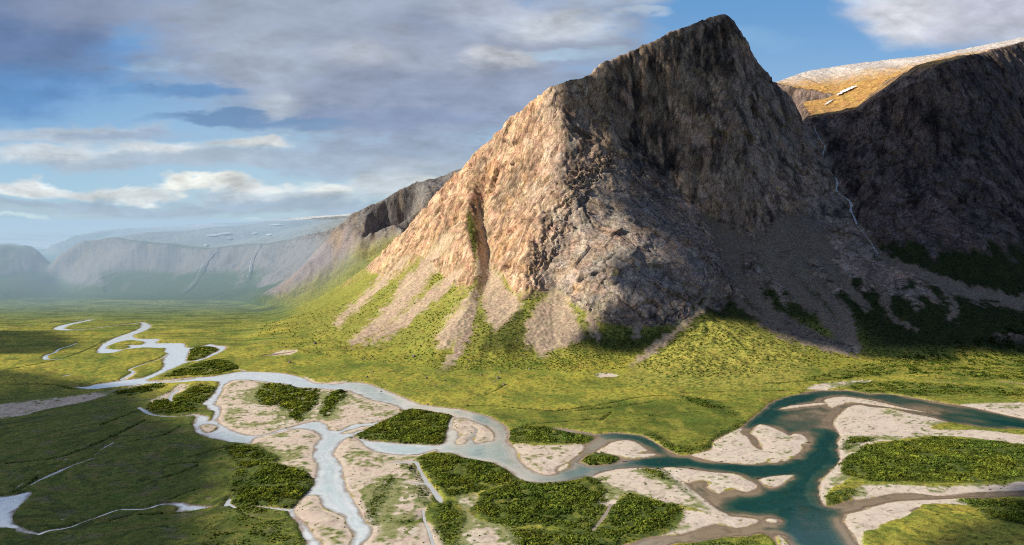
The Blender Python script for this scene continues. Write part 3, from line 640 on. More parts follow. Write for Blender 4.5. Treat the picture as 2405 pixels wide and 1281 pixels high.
# ---- valley floor
land = np.ones((NR, NC)); land[:NF] = sstep(.6, -1.2, Wn)
fl = np.zeros((NR, NC)); fl[:NF] = flat
Wfull = np.full((NR, NC), -BIG); Wfull[:NF] = Wn
sandm = np.zeros((NR, NC)); sandm[:NF] = sstep(-1.5, 2.0, sand+wob*1.6)*flat
thick = np.zeros((NR, NC)); thick[:NF] = TD*flat
gln = np.zeros((NR, NC)); gln[:NF] = sstep(-1.5, 1.5, GLN+wob)
bank = np.clip(-Wfull/ mix(5, 16, sandm), 0, 1)
hgt = mix(1.6, .9, sandm)*bank**.7 + .12
hgt += (n_md*.5+n_hi*.22)*bank*mix(1.0, .35, sandm) + n_lo*.8*bank*(1-sandm)
hgt += (1-sandm)*bank*(np.abs(n_px)*.35)
hgt -= gln*1.2*bank
bed = -np.clip(Wfull*.12, 0.05, 2.5)
fz = np.where(Wfull > 0, bed, hgt)
VZ = np.where(fl > 0, mix(VZ, Z*0.75+fz+VZ*.25-Z*.0, fl), VZ)
# ---- colours (albedo)
def C(*c): return np.array(c, F32)
def lay(col, c, m): return col+(np.asarray(c, F32)-col)*m[..., None]
col = np.zeros((NR, NC, 3), F32)
gtone = np.clip(.5+n_lo*.45+n_md*.35, 0, 1)
grass = lay(np.broadcast_to(C(.15,.22,.038), col.shape).copy(), C(.50,.46,.075), gtone)
grass = lay(grass, C(.26,.19,.06), sstep(.3, .75, fbm2(X/55, Y/75, 4, 64))*.5)
grass = lay(grass, C(.085,.135,.026), sstep(.1, .8, n_hi+n_md*.5)*.7)
# sunlit bog meadow is more yellow, slopes are fresher green, far valley is bluish heath
grass = lay(grass, C(.26,.29,.06), sstep(10, 60, Z)*.55)
grass = lay(grass, C(.03,.05,.02), sstep(760, 880, X)*sstep(1790, 1850, Y)*.85)  # shadow on the right-hand slope painted into the grass
grass = lay(grass, C(.15,.22,.075), sstep(2250, 2900, Y)*.8)
mcx, mcy = gnd(330, 1105)[:2]; mr = np.hypot(X-mcx, (Y-mcy)*.8); ma = np.arctan2(Y-mcy, X-mcx)
arc = fbm2(mr/11+n_md*1.1, ma*2.2+mr/90, 4, 69)
leftm = sstep(-150, -260, X)*sstep(1520, 1350, Y)
grass = lay(grass, C(.13,.18,.04), leftm*.8)
grass = lay(grass, C(.07,.10,.03), leftm*sstep(.05, .5, arc)*.75)
grass = lay(grass, C(.25,.21,.07), leftm*sstep(.15, .6, -arc)*.55)
grass = lay(grass, C(.19,.17,.12), leftm*sstep(.3, .6, fbm2(X/45, Y/30, 4, 70))*.5)
grass = lay(grass, C(.10,.085,.03), sstep(.25, .7, fbm2(X/70, Y/70, 3, 57))*sstep(-250, -450, X)*.2)
grass = lay(grass, C(.035,.06,.016), sstep(520, 760, X)*sstep(860, 740, Y)*.85)  # near right corner painted darker, as in shadow
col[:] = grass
# brush on the aprons
hs = fbm2(X/170, Y/38, 4, 67)
col[:] = lay(col, C(.03,.06,.03), sstep(.0, .5, hs)*sstep(1750, 2300, Y)*.5)
col[:] = lay(col, C(.36,.40,.12), sstep(.2, .6, -hs)*sstep(1750, 2300, Y)*.4)
# finer mottling of the meadow
col[:] = lay(col, C(.06,.10,.02), sstep(.15, .75, n_px*.8+n_hi*.6)*.6)
mdk = np.zeros((NR, NC)); mdk[:NF] = sstep(-10, 10, sd_poly(plan(smooth([(1150,965),(1300,968),(1480,945),(1640,940),(1790,958),(1740,990),(1660,1040),(1600,1062),(1500,1022),(1400,1015),(1200,1005)], 3)))+wob*2)
col[:] = lay(col, C(.085,.13,.025), mdk*np.clip(.62+n_md*.5, 0, 1))
scroll = fbm2((X*.9+Y*.35+n_md*14)/24, (Y-X*.3)/130, 4, 65)
col[:] = lay(col, C(.10,.15,.028), sstep(.1, .6, scroll)*.6*sstep(40, 12, Z))
col[:] = lay(col, C(.42,.40,.08), sstep(.2, .7, fbm2(X/30+5, Y/55, 4, 58))*sstep(-250, 0, X)*.45)
brush = sstep(-.1, .5, n_hi+n_px*.4+S1*.35)
vegc0 = lay(np.broadcast_to(C(.29,.31,.065), col.shape).copy(), C(.06,.10,.022), brush*mix(.45, .85, sstep(900, 1300, PX)))
vegc = lay(vegc0, C(.018,.034,.016), np.maximum(sstep(330, 480, X)*sstep(1930, 2020, Y), sstep(760, 880, X)*sstep(1790, 1850, Y))*.92)  # mountain's shaded side painted into the slope vegetation
moundm = px_poly([(1470,872),(1560,815),(1690,752),(1800,800),(1900,852),(1850,912),(1500,912)], 16)
vegc = lay(vegc, C(.46,.44,.095), moundm*np.clip(.62-.55*brush+n_md*.3, 0, 1))
hillside = sstep(12, 40, Z)
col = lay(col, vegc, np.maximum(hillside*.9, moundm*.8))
col = lay(col, C(.02,.04,.014), veg_o*.6*hillside)
# sand and gravel
sc = lay(np.broadcast_to(C(.83,.68,.55), col.shape).copy(), C(.68,.54,.43), np.clip(.5+n_hi*.7+n_md*.4, 0, 1))
warm = sstep(-100, 250, X)
sc = lay(sc, C(.87,.75,.62), warm*.5)
halo = np.zeros((NR, NC)); halo[:NF] = sstep(-26, -1, TS+wob*2.5)
lines = fbm2(np.clip(-Wfull, 0, 60)*.30+n_md*2.6+n_lo*2, (X+Y*.5)/60, 4, 61)*sstep(-.3, .35, fbm2(X/45, Y/60, 3, 63))
sc = lay(sc, C(.36,.275,.21), sstep(.1, .7, lines)*.45)
sc = lay(sc, C(.80,.69,.57), sstep(.1, .6, -lines)*.4)
chan = 1-np.abs(fbm2((X+n_md*12)/34, (Y+n_md*12)/60, 3, 71))*9
sc = lay(sc, C(.40,.32,.25), np.clip(chan, 0, 1)*sstep(-2, -7, Wfull)*.55)
sc = lay(sc, C(.86,.77,.66), sstep(.2, .6, fbm2(X/26, Y/40, 4, 72))*.4)
sc = lay(sc, C(.46,.36,.275), sstep(-1.8, -.2, Wfull+n_hi*1.5)*mix(.15, .5, warm))
sveg = sstep(.05, .55, .75*halo+n_md*.8+n_hi*.7+fbm2(X/100, Y/100, 2, 59)*.6-.25*warm)*sstep(-3, -12, Wfull)
sc = lay(sc, C(.26,.29,.075), sveg*.8)
sc = lay(sc, C(.11,.16,.035), sveg*sstep(.1, .6, n_hi+n_px*.5)*.7)
sc = lay(sc, C(.07,.09,.03), sstep(.7, .95, n_hi+n_px*.35+n_lo*.2)*sstep(-2, -8, Wfull)*.8)
col = lay(col, sc, sandm)
col = lay(col, C(.075,.11,.028), np.clip(thick*1.2, 0, 1)*(1-.35*sandm)*np.clip(.8+n_hi*.6, .3, 1))
col = lay(col, C(.03,.055,.016), gln*fl*.65)
# wet bed
bedc = lay(np.broadcast_to(C(.40,.30,.215), col.shape).copy(), C(.16,.13,.09), sstep(2, 12, Wfull))
col = lay(col, bedc, sstep(-.3, .4, Wfull))
# scree
scc = lay(np.broadcast_to(C(.70,.53,.38), col.shape).copy(), C(.50,.385,.275), np.clip(.5+S1*.3+n_hi*.4+n_px*.4, 0, 1))
scc = lay(scc, C(.74,.58,.42), sstep(.5, 1.5, S1)*.6)
scc = scc*(1-.38*sstep(430, 560, X)*sstep(1800, 1900, Y))[..., None]  # right-hand fans darkened to look shaded
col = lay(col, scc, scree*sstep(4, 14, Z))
# rock
rc = np.zeros((len(x), 3), F32)
tn = np.clip(.5+fbm3(x/120, y/120, z/160, 4, 107)*.8, 0, 1)[:, None]
rc[:] = C(.48,.385,.31)+(C(.76,.53,.385)-C(.48,.385,.31))*tn
rust = sstep(.15, .6, fbm3(x/45, y/45, z/80, 3, 109))[:, None]
rc += (C(.66,.41,.23)-rc)*rust*.55
rc *= (.78+.44*cid)[:, None]*(.90+.20*cid2)[:, None]*(.94+.12*cid3)[:, None]
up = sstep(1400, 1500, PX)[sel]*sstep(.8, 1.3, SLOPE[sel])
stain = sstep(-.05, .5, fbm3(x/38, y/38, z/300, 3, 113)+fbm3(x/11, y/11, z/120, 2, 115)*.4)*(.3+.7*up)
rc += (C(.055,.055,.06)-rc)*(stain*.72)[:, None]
rc += (C(.030,.034,.042)-rc)*(dark_o[sel]*.85*sstep(-.5, .2, fbm3(x/20, y/20, z/90, 3, 117)))[:, None]
rc += (C(.47,.44,.41)-rc)*(dome*.55*sstep(-.3, .3, fbm3(x/60, y/60, z/60, 3, 119)))[:, None]
dk = np.clip(crack*.55+crack2*.22+crack3*.15+diag*.7, 0, .85)
rc *= (1-dk*.75)[:, None]
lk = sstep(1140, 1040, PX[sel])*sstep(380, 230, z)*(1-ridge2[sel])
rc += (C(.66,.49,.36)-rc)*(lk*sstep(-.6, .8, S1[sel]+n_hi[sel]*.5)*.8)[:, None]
g3 = fbm3(x/3.2, y/3.2, z/5, 2, 141)
rc *= np.clip(1+.20*S1[sel]*(.4+.6*left)+.18*g3+.12*fine+.14*(rib2-.2), .45, 1.7)[:, None]
rc += (C(.86,.76,.64)-rc)*(sstep(.15, .6, fbm3(x/28, y/28, z/60, 4, 143))*.45*(1-.6*cliff))[:, None]  # whitish highlights painted into the rock, weaker on the upper cliff
rc *= (1+.18*left)[:, None]*(1+np.array([-.02, -.13, -.24], F32)[None]*left[:, None])*(1-.22*left*sstep(.1, .55, fbm3(x/50, y/50, z/120, 3, 151)))[:, None]  # sunlit left face painted brighter and warmer
r2_ = ridge2[sel]; rc += (C(.36,.36,.345)-rc)*(r2_*.8)[:, None]
rc += (C(.05,.075,.022)-rc)*(ledge[sel]*.8)[:, None]
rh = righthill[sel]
rc += (rc*C(.46,.46,.52)-rc)*rh[:, None]  # shade of the right hill painted in: rock darker and cooler
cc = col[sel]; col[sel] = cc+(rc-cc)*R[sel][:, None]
# plateau top beyond the gully: heath painted golden as if sunlit, under pale gravel
pt = lay(np.broadcast_to(C(.76,.44,.15), col.shape).copy(), C(.54,.32,.11), np.clip(.5+n_hi*.6+n_md*.5, 0, 1))
pt = lay(pt, C(.80,.72,.66), sstep(840, 960, Z+n_md*26+n_hi*14))
pt = lay(pt, C(.8,.78,.78), sstep(.25, .6, n_hi+n_px*.5)*sstep(880, 990, Z))
plm = plateau*sstep(2500, 2650, Y)
col = lay(col, pt, plm)
# far hills
fz_ = VZ
fcol = lay(np.broadcast_to(C(.09,.14,.06), col.shape).copy(), C(.27,.25,.245), sstep(.34, .62, SLOPE+n_md*.08+n_hi*.05)*sstep(25, 60, Z))
fcol = lay(fcol, C(.30,.25,.20), sstep(.15, .6, fbm2(X/60, Y/200, 3, 121))*sstep(.25, .45, SLOPE)*sstep(20, 40, Z)*.8)
fcol = lay(fcol, C(.40,.43,.42), sstep(.42, .25, SLOPE)*sstep(130, 230, Z))
fcol = lay(fcol, C(.82,.84,.86), sstep(.05, .4, fbm2(X/600, Y/420, 5, 123)+sstep(4600, 6500, Y)*1.1-.55)*sstep(.3, .12, SLOPE)*sstep(4200, 5200, Y)*sstep(1200, 600, X))
fcol = lay(fcol, C(.85,.87,.88), sstep(6600, 7600, Y)*sstep(1500, 600, X))
fm = sstep(2960, 3080, Y)*(1-sstep(600, 800, X-200+0*Y))
fm = np.where(Z < 12, fm*sstep(3300, 3500, Y), fm)
col = lay(col, fcol, np.clip(fm, 0, 1))
vm = np.clip(1-R-scree-sandm-plm, 0, 1)*np.where(Y < 3300, 1, 0)
col = col*(1+vm[..., None]*np.array([.20, .10, .12], F32))
col = np.clip(col, .008, .9)
MASK = np.zeros((NR, NC, 3), F32)
MASK[..., 0] = np.clip(R+scree*.5+plm*.4, 0, 1); MASK[..., 1] = np.clip(1-MASK[..., 0]-sandm, 0, 1)*land; MASK[..., 2] = sandm
log('relief')
# ---------------------------------------------------------------- scene helpers
sc_ = bpy.context.scene
COL = sc_.collection
def mesh_from(name, verts, quads, mat=None, attrs=None, smooth_=True):
    me = bpy.data.meshes.new(name)
    verts = np.ascontiguousarray(verts, F32); quads = np.ascontiguousarray(quads, np.int32)
    k = quads.shape[1]
    me.vertices.add(len(verts)); me.vertices.foreach_set('co', verts.ravel())
    me.loops.add(quads.size); me.loops.foreach_set('vertex_index', quads.ravel())
    me.polygons.add(len(quads)); me.polygons.foreach_set('loop_start', np.arange(0, quads.size, k, dtype=np.int32))
    if smooth_: me.polygons.foreach_set('use_smooth', np.ones(len(quads), bool))
    me.update(calc_edges=True)
    for an, av in (attrs or {}).items():
        a = me.attributes.new(an, 'FLOAT_COLOR', 'POINT')
        c = np.ones((len(verts), 4), F32); c[:, :3] = av
        a.data.foreach_set('color', c.ravel())
    if mat: me.materials.append(mat)
    return me
def link(name, me, parent=None):
    o = bpy.data.objects.new(name, me); COL.objects.link(o)
    if parent: o.parent = parent
    return o
def tag(o, label=None, cat=None, group=None, kind=None):
    if label: o['label'] = label
    if cat: o['category'] = cat
    if group: o['group'] = group
    if kind: o['kind'] = kind
    return o
class NT:
    """small node-tree writer"""
    def __init__(s, nt): s.t = nt; s.n = nt.nodes; s.l = nt.links
    def node(s, typ, **kw):
        n = s.n.new(typ)
        for k, v in kw.items():
            setattr(n, k, v)
        return n
    def put(s, sock, v):
        if isinstance(v, bpy.types.NodeSocket): s.l.new(v, sock)
        elif v is not None:
            if hasattr(sock.default_value, '__len__') and not hasattr(v, '__len__'): v = [v]*len(sock.default_value)
            if hasattr(sock.default_value, '__len__') and len(sock.default_value) == 4 and len(v) == 3: v = (*v, 1)
            sock.default_value = v
    def math(s, op, a, b=None, c=None, clamp=False):
        n = s.node('ShaderNodeMath', operation=op, use_clamp=clamp)
        s.put(n.inputs[0], a); s.put(n.inputs[1], b)
        if c is not None: s.put(n.inputs[2], c)
        return n.outputs[0]
    def vmath(s, op, a, b=None, scale=None):
        n = s.node('ShaderNodeVectorMath', operation=op)
        s.put(n.inputs[0], a)
        if b is not None: s.put(n.inputs[1], b)
        if scale is not None: s.put(n.inputs['Scale'], scale)
        return n.outputs[1] if op in ('LENGTH', 'DOT_PRODUCT') else n.outputs[0]
    def noise(s, vec, scale, detail=3, rough=.55, dim='3D', dist=0):
        n = s.node('ShaderNodeTexNoise', noise_dimensions=dim)
        s.put(n.inputs['Vector'], vec); n.inputs['Scale'].default_value = scale; n.inputs['Detail'].default_value = detail
        n.inputs['Roughness'].default_value = rough; n.inputs['Distortion'].default_value = dist
        return n.outputs[0]
    def ramp(s, v, a, b, c=0., d=1.):
        n = s.node('ShaderNodeMapRange', interpolation_type='SMOOTHSTEP')
        s.put(n.inputs[0], v); s.put(n.inputs[1], a); s.put(n.inputs[2], b); s.put(n.inputs[3], c); s.put(n.inputs[4], d)
        return n.outputs[0]
    def mix(s, f, a, b, mode='MIX'):
        n = s.node('ShaderNodeMix', data_type='RGBA', blend_type=mode)
        s.put(n.inputs[0], f); s.put(n.inputs[6], a); s.put(n.inputs[7], b)
        return n.outputs[2]
    def xyz(s, v):
        n = s.node('ShaderNodeSeparateXYZ'); s.put(n.inputs[0], v); return n.outputs
    def comb(s, x, y, z):
        n = s.node('ShaderNodeCombineXYZ'); s.put(n.inputs[0], x); s.put(n.inputs[1], y); s.put(n.inputs[2], z); return n.outputs[0]
def material(name):
    m = bpy.data.materials.new(name); m.use_nodes = True; m.node_tree.nodes.clear()
    return m, NT(m.node_tree)
def finish(nt, bsdf):
    o = nt.node('ShaderNodeOutputMaterial'); nt.l.new(bsdf, o.inputs['Surface'])
# ---------------------------------------------------------------- ground material: colour laid per vertex, grain and bump from noise
def terrain_material():
    m, t = material('mountain_and_meadow')
    a = t.node('ShaderNodeAttribute', attribute_name='Col'); k = t.node('ShaderNodeAttribute', attribute_name='Mask')
    g = t.node('ShaderNodeNewGeometry').outputs['Position']
    ms = t.node('ShaderNodeSeparateColor'); t.l.new(k.outputs['Color'], ms.inputs[0])
    rk, vg, sd = ms.outputs
    n1 = t.noise(g, .55, 3, .65); n2 = t.noise(g, .16, 4, .65); n3 = t.noise(g, .035, 4, .6)
    st = t.vmath('MULTIPLY', g, (1, 1, .28)); n4 = t.noise(st, .09, 4, .7, dist=.6)
    wv = t.vmath('SCALE', t.comb(t.noise(g, .02, 3), t.noise(t.vmath('ADD', g, (71, 13, 5)), .02, 3), n2), scale=55.0)
    def cracks(scale, squash, w):
        v = t.node('ShaderNodeTexVoronoi', feature='DISTANCE_TO_EDGE'); t.put(v.inputs['Vector'], t.vmath('ADD', t.vmath('MULTIPLY', g, squash), wv)); v.inputs['Scale'].default_value = scale
        return t.ramp(v.outputs['Distance'], 0.0, w, 0., 1.)
    ck = t.math('MULTIPLY', t.math('ADD', .52, t.math('MULTIPLY', cracks(.030, (1, 1, .55), .05), .48)), t.math('ADD', .72, t.math('MULTIPLY', cracks(.085, (1, 1, .7), .07), .28)))
    f = t.math('ADD', t.math('MULTIPLY', n1, .55), t.math('MULTIPLY', n2, .6))
    gain = t.ramp(f, .32, .85, .55, 1.5)
    gr = t.math('MULTIPLY', t.ramp(n4, .3, .72, .74, 1.28), ck)
    rockgain = t.math('MULTIPLY', t.ramp(f, .35, .82, .62, 1.40), gr)
    mx = t.node('ShaderNodeMix'); t.put(mx.inputs[0], rk); t.put(mx.inputs[2], gain); t.put(mx.inputs[3], rockgain)
    sdg = t.node('ShaderNodeMix'); t.put(sdg.inputs[0], sd); t.put(sdg.inputs[2], mx.outputs[0]); t.put(sdg.inputs[3], t.ramp(f, .3, .85, .84, 1.14))
    c = t.mix(1., a.outputs['Color'], t.comb(sdg.outputs[0], sdg.outputs[0], sdg.outputs[0]), 'MULTIPLY')
    hs = t.node('ShaderNodeHueSaturation'); t.put(hs.inputs['Color'], c); t.put(hs.inputs['Hue'], t.ramp(n3, .3, .7, .485, .515))
    b = t.node('ShaderNodeBsdfPrincipled'); t.put(b.inputs['Base Color'], hs.outputs[0]); b.inputs['Roughness'].default_value = .9; b.inputs['Specular IOR Level'].default_value = .05
    hgt = t.math('ADD', t.math('MULTIPLY', n1, 1.0), t.math('ADD', t.math('MULTIPLY', n2, 2.2), t.math('MULTIPLY', t.math('MULTIPLY', n4, rk), 2.6)))
    hgt = t.math('ADD', hgt, t.math('MULTIPLY', t.math('MULTIPLY', ck, rk), 2.))
    bp = t.node('ShaderNodeBump'); bp.inputs['Distance'].default_value = 1.; t.put(bp.inputs['Height'], hgt)
    t.put(bp.inputs['Strength'], t.math('SUBTRACT', .5, t.math('MULTIPLY', sd, .35)))
    t.l.new(bp.outputs[0], b.inputs['Normal'])
    finish(t, b.outputs[0]); return m
M_TER = terrain_material()
# ---------------------------------------------------------------- cut the survey grid into ground, mountain, hills
fz0 = Z[:-1, :-1]; fd = Y[:-1, :-1]; fx_ = X[:-1, :-1]
lab = np.zeros(fz0.shape, np.int8)
gx_c = gully_x[:-1, None]
lab[:] = 1
lab[(fx_ > gx_c) & (fd > 1950)] = 2
ridgex = np.interp(D[:-1], [2850, 2900, 3000, 3300], [-760, -780, -500, 100])[:, None]
lab[(fd > 2850) & (fx_ < 900)] = 3
lab[(fd > 2980) & (fx_ >= 300)] = 2
lab[(fd > 3330) & (fx_ < 300)] = 4
lab[(fd > 2900) & (fx_ < -900)] = 4
lab[(fz0 < 5) & (fd < 3560)] = 0
names = ['ground', 'mountain', 'hill', 'ridge_hill', 'far_hills']
V = np.stack([VX, VY, VZ], -1).reshape(-1, 3)
cflat = col.reshape(-1, 3); mflat = MASK.reshape(-1, 3)
idx = np.arange(NR*NC).reshape(NR, NC)
Q = np.stack([idx[:-1, :-1], idx[:-1, 1:], idx[1:, 1:], idx[1:, :-1]], -1)
def submesh(name, q, v, mat, attrs):
    u, inv = np.unique(q.ravel(), return_inverse=True)
    return mesh_from(name, v[u], inv.reshape(q.shape), mat, {k: a[u] for k, a in attrs.items()})
for i, nm in enumerate(names):
    q = Q[lab == i]
    if len(q) == 0: continue
    o = link(nm, submesh(nm, q, V, M_TER, {'Col': cflat, 'Mask': mflat})); tag(o, kind='structure')
log('terrain meshes')
# ---------------------------------------------------------------- water
PXa, PYa = proj(VX, VY, VZ)
pymin = np.minimum.accumulate(PYa, 0)
def hit(px, py, lift=0.0):
    """first point of the built relief met by the sight line through (px, py)"""
    c = int(np.clip(np.searchsorted(U, (px-W0/2)/FPX), 1, NC-1))
    r = int(np.searchsorted(-pymin[:, c], -py)); r = min(max(r, 1), NR-1)
    t = (pymin[r-1, c]-py)/max(pymin[r-1, c]-pymin[r, c], 1e-6); t = min(max(t, 0), 1)
    y = VY[r-1, c]+(VY[r, c]-VY[r-1, c])*t; z = VZ[r-1, c]+(VZ[r, c]-VZ[r-1, c])*t
    return ((px-W0/2)/FPX*(y*CP-(z-CAMZ)*SP), y, z+lift)
def ground_z(x, y):
    r = np.clip(np.searchsorted(D, y), 1, NR-1); c = np.clip(np.searchsorted(U, x/np.maximum(y, 1)), 1, NC-1)
    return VZ[r, c]
def water_material():
    m, t = material('river_water')
    a = t.node('ShaderNodeAttribute', attribute_name='Col'); k = t.node('ShaderNodeAttribute', attribute_name='Mask')
    g = t.node('ShaderNodeNewGeometry').outputs['Position']
    al = t.node('ShaderNodeSeparateColor'); t.l.new(k.outputs['Color'], al.inputs[0])
    n = t.noise(t.vmath('MULTIPLY', g, (1, .7, 1)), .45, 3, .6); n2 = t.noise(g, .05, 4, .6, dist=1.2)
    b = t.node('ShaderNodeBsdfPrincipled')
    t.put(b.inputs['Base Color'], t.mix(1., a.outputs['Color'], t.mix(n2, (.78, .8, .8, 1), (1.2, 1.18, 1.15, 1)), 'MULTIPLY'))
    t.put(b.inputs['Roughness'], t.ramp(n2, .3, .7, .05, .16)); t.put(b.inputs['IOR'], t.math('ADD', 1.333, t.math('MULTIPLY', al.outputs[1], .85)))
    bp = t.node('ShaderNodeBump'); bp.inputs['Distance'].default_value = .25; t.put(bp.inputs['Height'], n)
    t.put(bp.inputs['Strength'], t.ramp(n2, .35, .7, .05, .3)); t.l.new(bp.outputs[0], b.inputs['Normal'])
    tr = t.node('ShaderNodeBsdfTransparent'); mx = t.node('ShaderNodeMixShader')
    t.put(mx.inputs[0], al.outputs[0]); t.l.new(tr.outputs[0], mx.inputs[1]); t.l.new(b.outputs[0], mx.inputs[2])
    finish(t, mx.outputs[0]); return m
M_WAT = water_material()
wq = Q[:NF-1]; wl = (WW[:-1, :-1] > -7) & (flat[:-1, :-1] > .02)
own = np.zeros(wl.shape, int)                      # which body of water
stack = [Wr, Wl, Wp]+Wd
best = np.full((NF, NC), -1e9)
for i, w_ in enumerate(stack):
    n_ = w_ > best; best = np.where(n_, w_, best); own = np.where(n_[:-1, :-1], i, own)
dep = np.clip(Wn, 0, 60)
nz = fbm2(XF/55, YF/85, 4, 211); nz2 = fbm2(XF/17, YF/26, 3, 213)
tt = np.clip(sstep(.5, 22, dep+nz*9+nz2*2)*.62+dp*.6-sh*.55*(.6+nz)+nz*.16, 0, 1)
wcol = np.zeros((NF, NC, 3), F32); wcol[:] = C(.38,.29,.20)
wcol = lay(wcol, C(.17,.165,.115), sstep(.08, .42, tt)); wcol = lay(wcol, C(.045,.115,.085), sstep(.35, .70, tt)); wcol = lay(wcol, C(.010,.075,.068), sstep(.62, .98, tt))
wcol = lay(wcol, C(.035,.06,.03), sstep(.25, .6, nz2)*.25)
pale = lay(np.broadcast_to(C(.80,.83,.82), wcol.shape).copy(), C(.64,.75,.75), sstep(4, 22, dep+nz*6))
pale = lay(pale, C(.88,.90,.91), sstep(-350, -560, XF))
sky_glare = sstep(150, -190, XF+nz*45+(YF-1100)*.18)  # white sky reflection painted into the left-hand water
mid = lay(np.broadcast_to(C(.30,.27,.23), wcol.shape).copy(), C(.13,.27,.28), sstep(2, 20, dep+nz*6))
wcol = lay(wcol, mid, sstep(210, 10, XF+nz*40)*sstep(900, 1000, YF))
wcol = lay(wcol, pale, sky_glare*sstep(1700, 1500, YF+XF*0)+sstep(1500, 1700, YF)*sstep(300, 0, XF))
brown = np.zeros((NF, NC))
flow = fbm2(dep*.35+nz*1.5, (XF-YF*.6)/55, 4, 215); riff = sstep(.35, .75, fbm2(XF/7, YF/14, 3, 217)+nz*.5)
wcol = lay(wcol, wcol[...]*.80, sstep(.1, .5, flow)*.5)
wcol = lay(wcol, np.clip(wcol*1.18+.012, 0, .92), sstep(.1, .5, -flow)*.5)
wcol = lay(wcol, C(.75,.78,.78), riff*.30*sstep(4, 1, dep))
alpha = np.clip(.12+sstep(-.5, 6, dep+nz2*3.5)*.88, 0, 1)
alpha = np.where((Ws >= WW-.01) & (Ws > -1), np.maximum(alpha, .8), alpha)
wv = np.stack([XF, YF, np.zeros_like(XF)], -1).reshape(-1, 3)
wat = {'Col': np.clip(wcol, .004, .9).reshape(-1, 3), 'Mask': np.stack([alpha, sky_glare*sstep(-100, -420, XF), alpha*0], -1).reshape(-1, 3)}
def water(name, mask):
    q = wq[mask]
    if len(q): return tag(link(name, submesh(name, q, wv, M_WAT, wat)), kind='structure')
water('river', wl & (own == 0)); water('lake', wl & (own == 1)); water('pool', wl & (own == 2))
nm_s = ['stream', 'stream', 'stream', 'stream', 'stream', 'stream', 'pool', 'stream', 'pool', 'pool', 'pool', 'pool', 'pool', 'pool', 'pool', 'pool', 'pool', 'pool', 'pool', 'pool', 'pool', 'stream', 'stream', 'stream', 'stream', 'stream', 'stream']
for i in range(len(Wd)):
    water(nm_s[i] if i < len(nm_s) else 'pool', wl & (own == 3+i))
log('water')
# ---------------------------------------------------------------- shrubs
def foliage_material():
    m, t = material('willow_leaves')
    a = t.node('ShaderNodeAttribute', attribute_name='Col'); oi = t.node('ShaderNodeObjectInfo')
    g = t.node('ShaderNodeNewGeometry').outputs['Position']
    n = t.noise(g, .05, 3, .6); n2 = t.noise(g, 1.1, 2, .6)
    k = t.math('MULTIPLY', t.ramp(n, .3, .7, .75, 1.35), t.ramp(n2, .3, .7, .7, 1.35))
    c = t.mix(1., a.outputs['Color'], t.comb(k, k, t.math('MULTIPLY', k, .9)), 'MULTIPLY')
    d = t.node('ShaderNodeBsdfDiffuse'); t.put(d.inputs['Color'], c)
    tl = t.node('ShaderNodeBsdfTranslucent'); t.put(tl.inputs['Color'], t.mix(1., c, (1.1, 1.15, .6, 1), 'MULTIPLY'))
    mx = t.node('ShaderNodeMixShader'); mx.inputs[0].default_value = .25
    t.l.new(d.outputs[0], mx.inputs[1]); t.l.new(tl.outputs[0], mx.inputs[2]); finish(t, mx.outputs[0]); return m
M_LEAF = foliage_material()
def shrub_template(seed, n_leaf=44, rings=3, seg=7):
    """a rounded willow bush: uneven inner mass and leaf sprays standing out of it; unit radius, about 1.3 high"""
    r_ = np.random.default_rng(seed); v = []; q = []
    lobes = [(r_.uniform(-.45, .45), r_.uniform(-.45, .45), r_.uniform(.5, .75), r_.uniform(.75, 1.15)) for _ in range(3)]+[(0, 0, .7, 1.2)]
    def surf(th, ph):
        dx, dy, dz = math.cos(th)*math.cos(ph), math.sin(th)*math.cos(ph), math.sin(ph)
        best = .3
        for lx, ly, lr, lh in lobes:
            k = lx*dx+ly*dy
            dd = k*k-(lx*lx+ly*ly-lr*lr)
            if dd > 0: best = max(best, k+math.sqrt(dd))
        return best*dx, best*dy, 1.2*best*dz
    for i in range(rings+1):
        for j in range(seg):
            x_, y_, z_ = surf(2*math.pi*(j+.5*(i % 2))/seg, math.pi/2*i/rings*.96)
            k = r_.uniform(.72, .95); v.append((x_*k, y_*k, z_*k))
    for i in range(rings):
        for j in range(seg): q.append((i*seg+j, i*seg+(j+1) % seg, (i+1)*seg+(j+1) % seg, (i+1)*seg+j))
    nc = len(v)
    for i in range(n_leaf):
        th = r_.uniform(0, 2*math.pi); ph = math.asin(r_.uniform(.02, 1))
        p = np.array(surf(th, ph))*r_.uniform(.85, 1.12)
        n = np.array([math.cos(th)*math.cos(ph), math.sin(th)*math.cos(ph), math.sin(ph)])+r_.normal(0, .45, 3); n /= np.linalg.norm(n)
        a = np.cross(n, r_.normal(0, 1, 3)); a /= np.linalg.norm(a); b = np.cross(n, a)
        s = r_.uniform(.14, .30)
        for k1_, k2_ in ((-1, -.7), (.8, -1), (1, .8), (-.7, 1)): v.append(tuple(p+a*s*k1_+b*s*k2_*.8+n*r_.uniform(-.05, .1)))
        q.append((len(v)-4, len(v)-3, len(v)-2, len(v)-1))
    v = np.array(v); q = np.array(q)
    tone = np.clip(v[:, 2]/1.25, 0, 1); tone[:nc] *= .55  # painted light: bright tops, dark low parts and core
    return v, q, tone
TEMPL = [shrub_template(300+i) for i in range(6)]
SMALL = [shrub_template(400+i, 14, 2, 5) for i in range(5)]
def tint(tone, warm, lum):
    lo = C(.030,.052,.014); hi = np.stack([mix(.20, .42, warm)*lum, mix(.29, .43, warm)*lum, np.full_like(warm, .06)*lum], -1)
    return lo+(hi-lo)*tone[..., None]
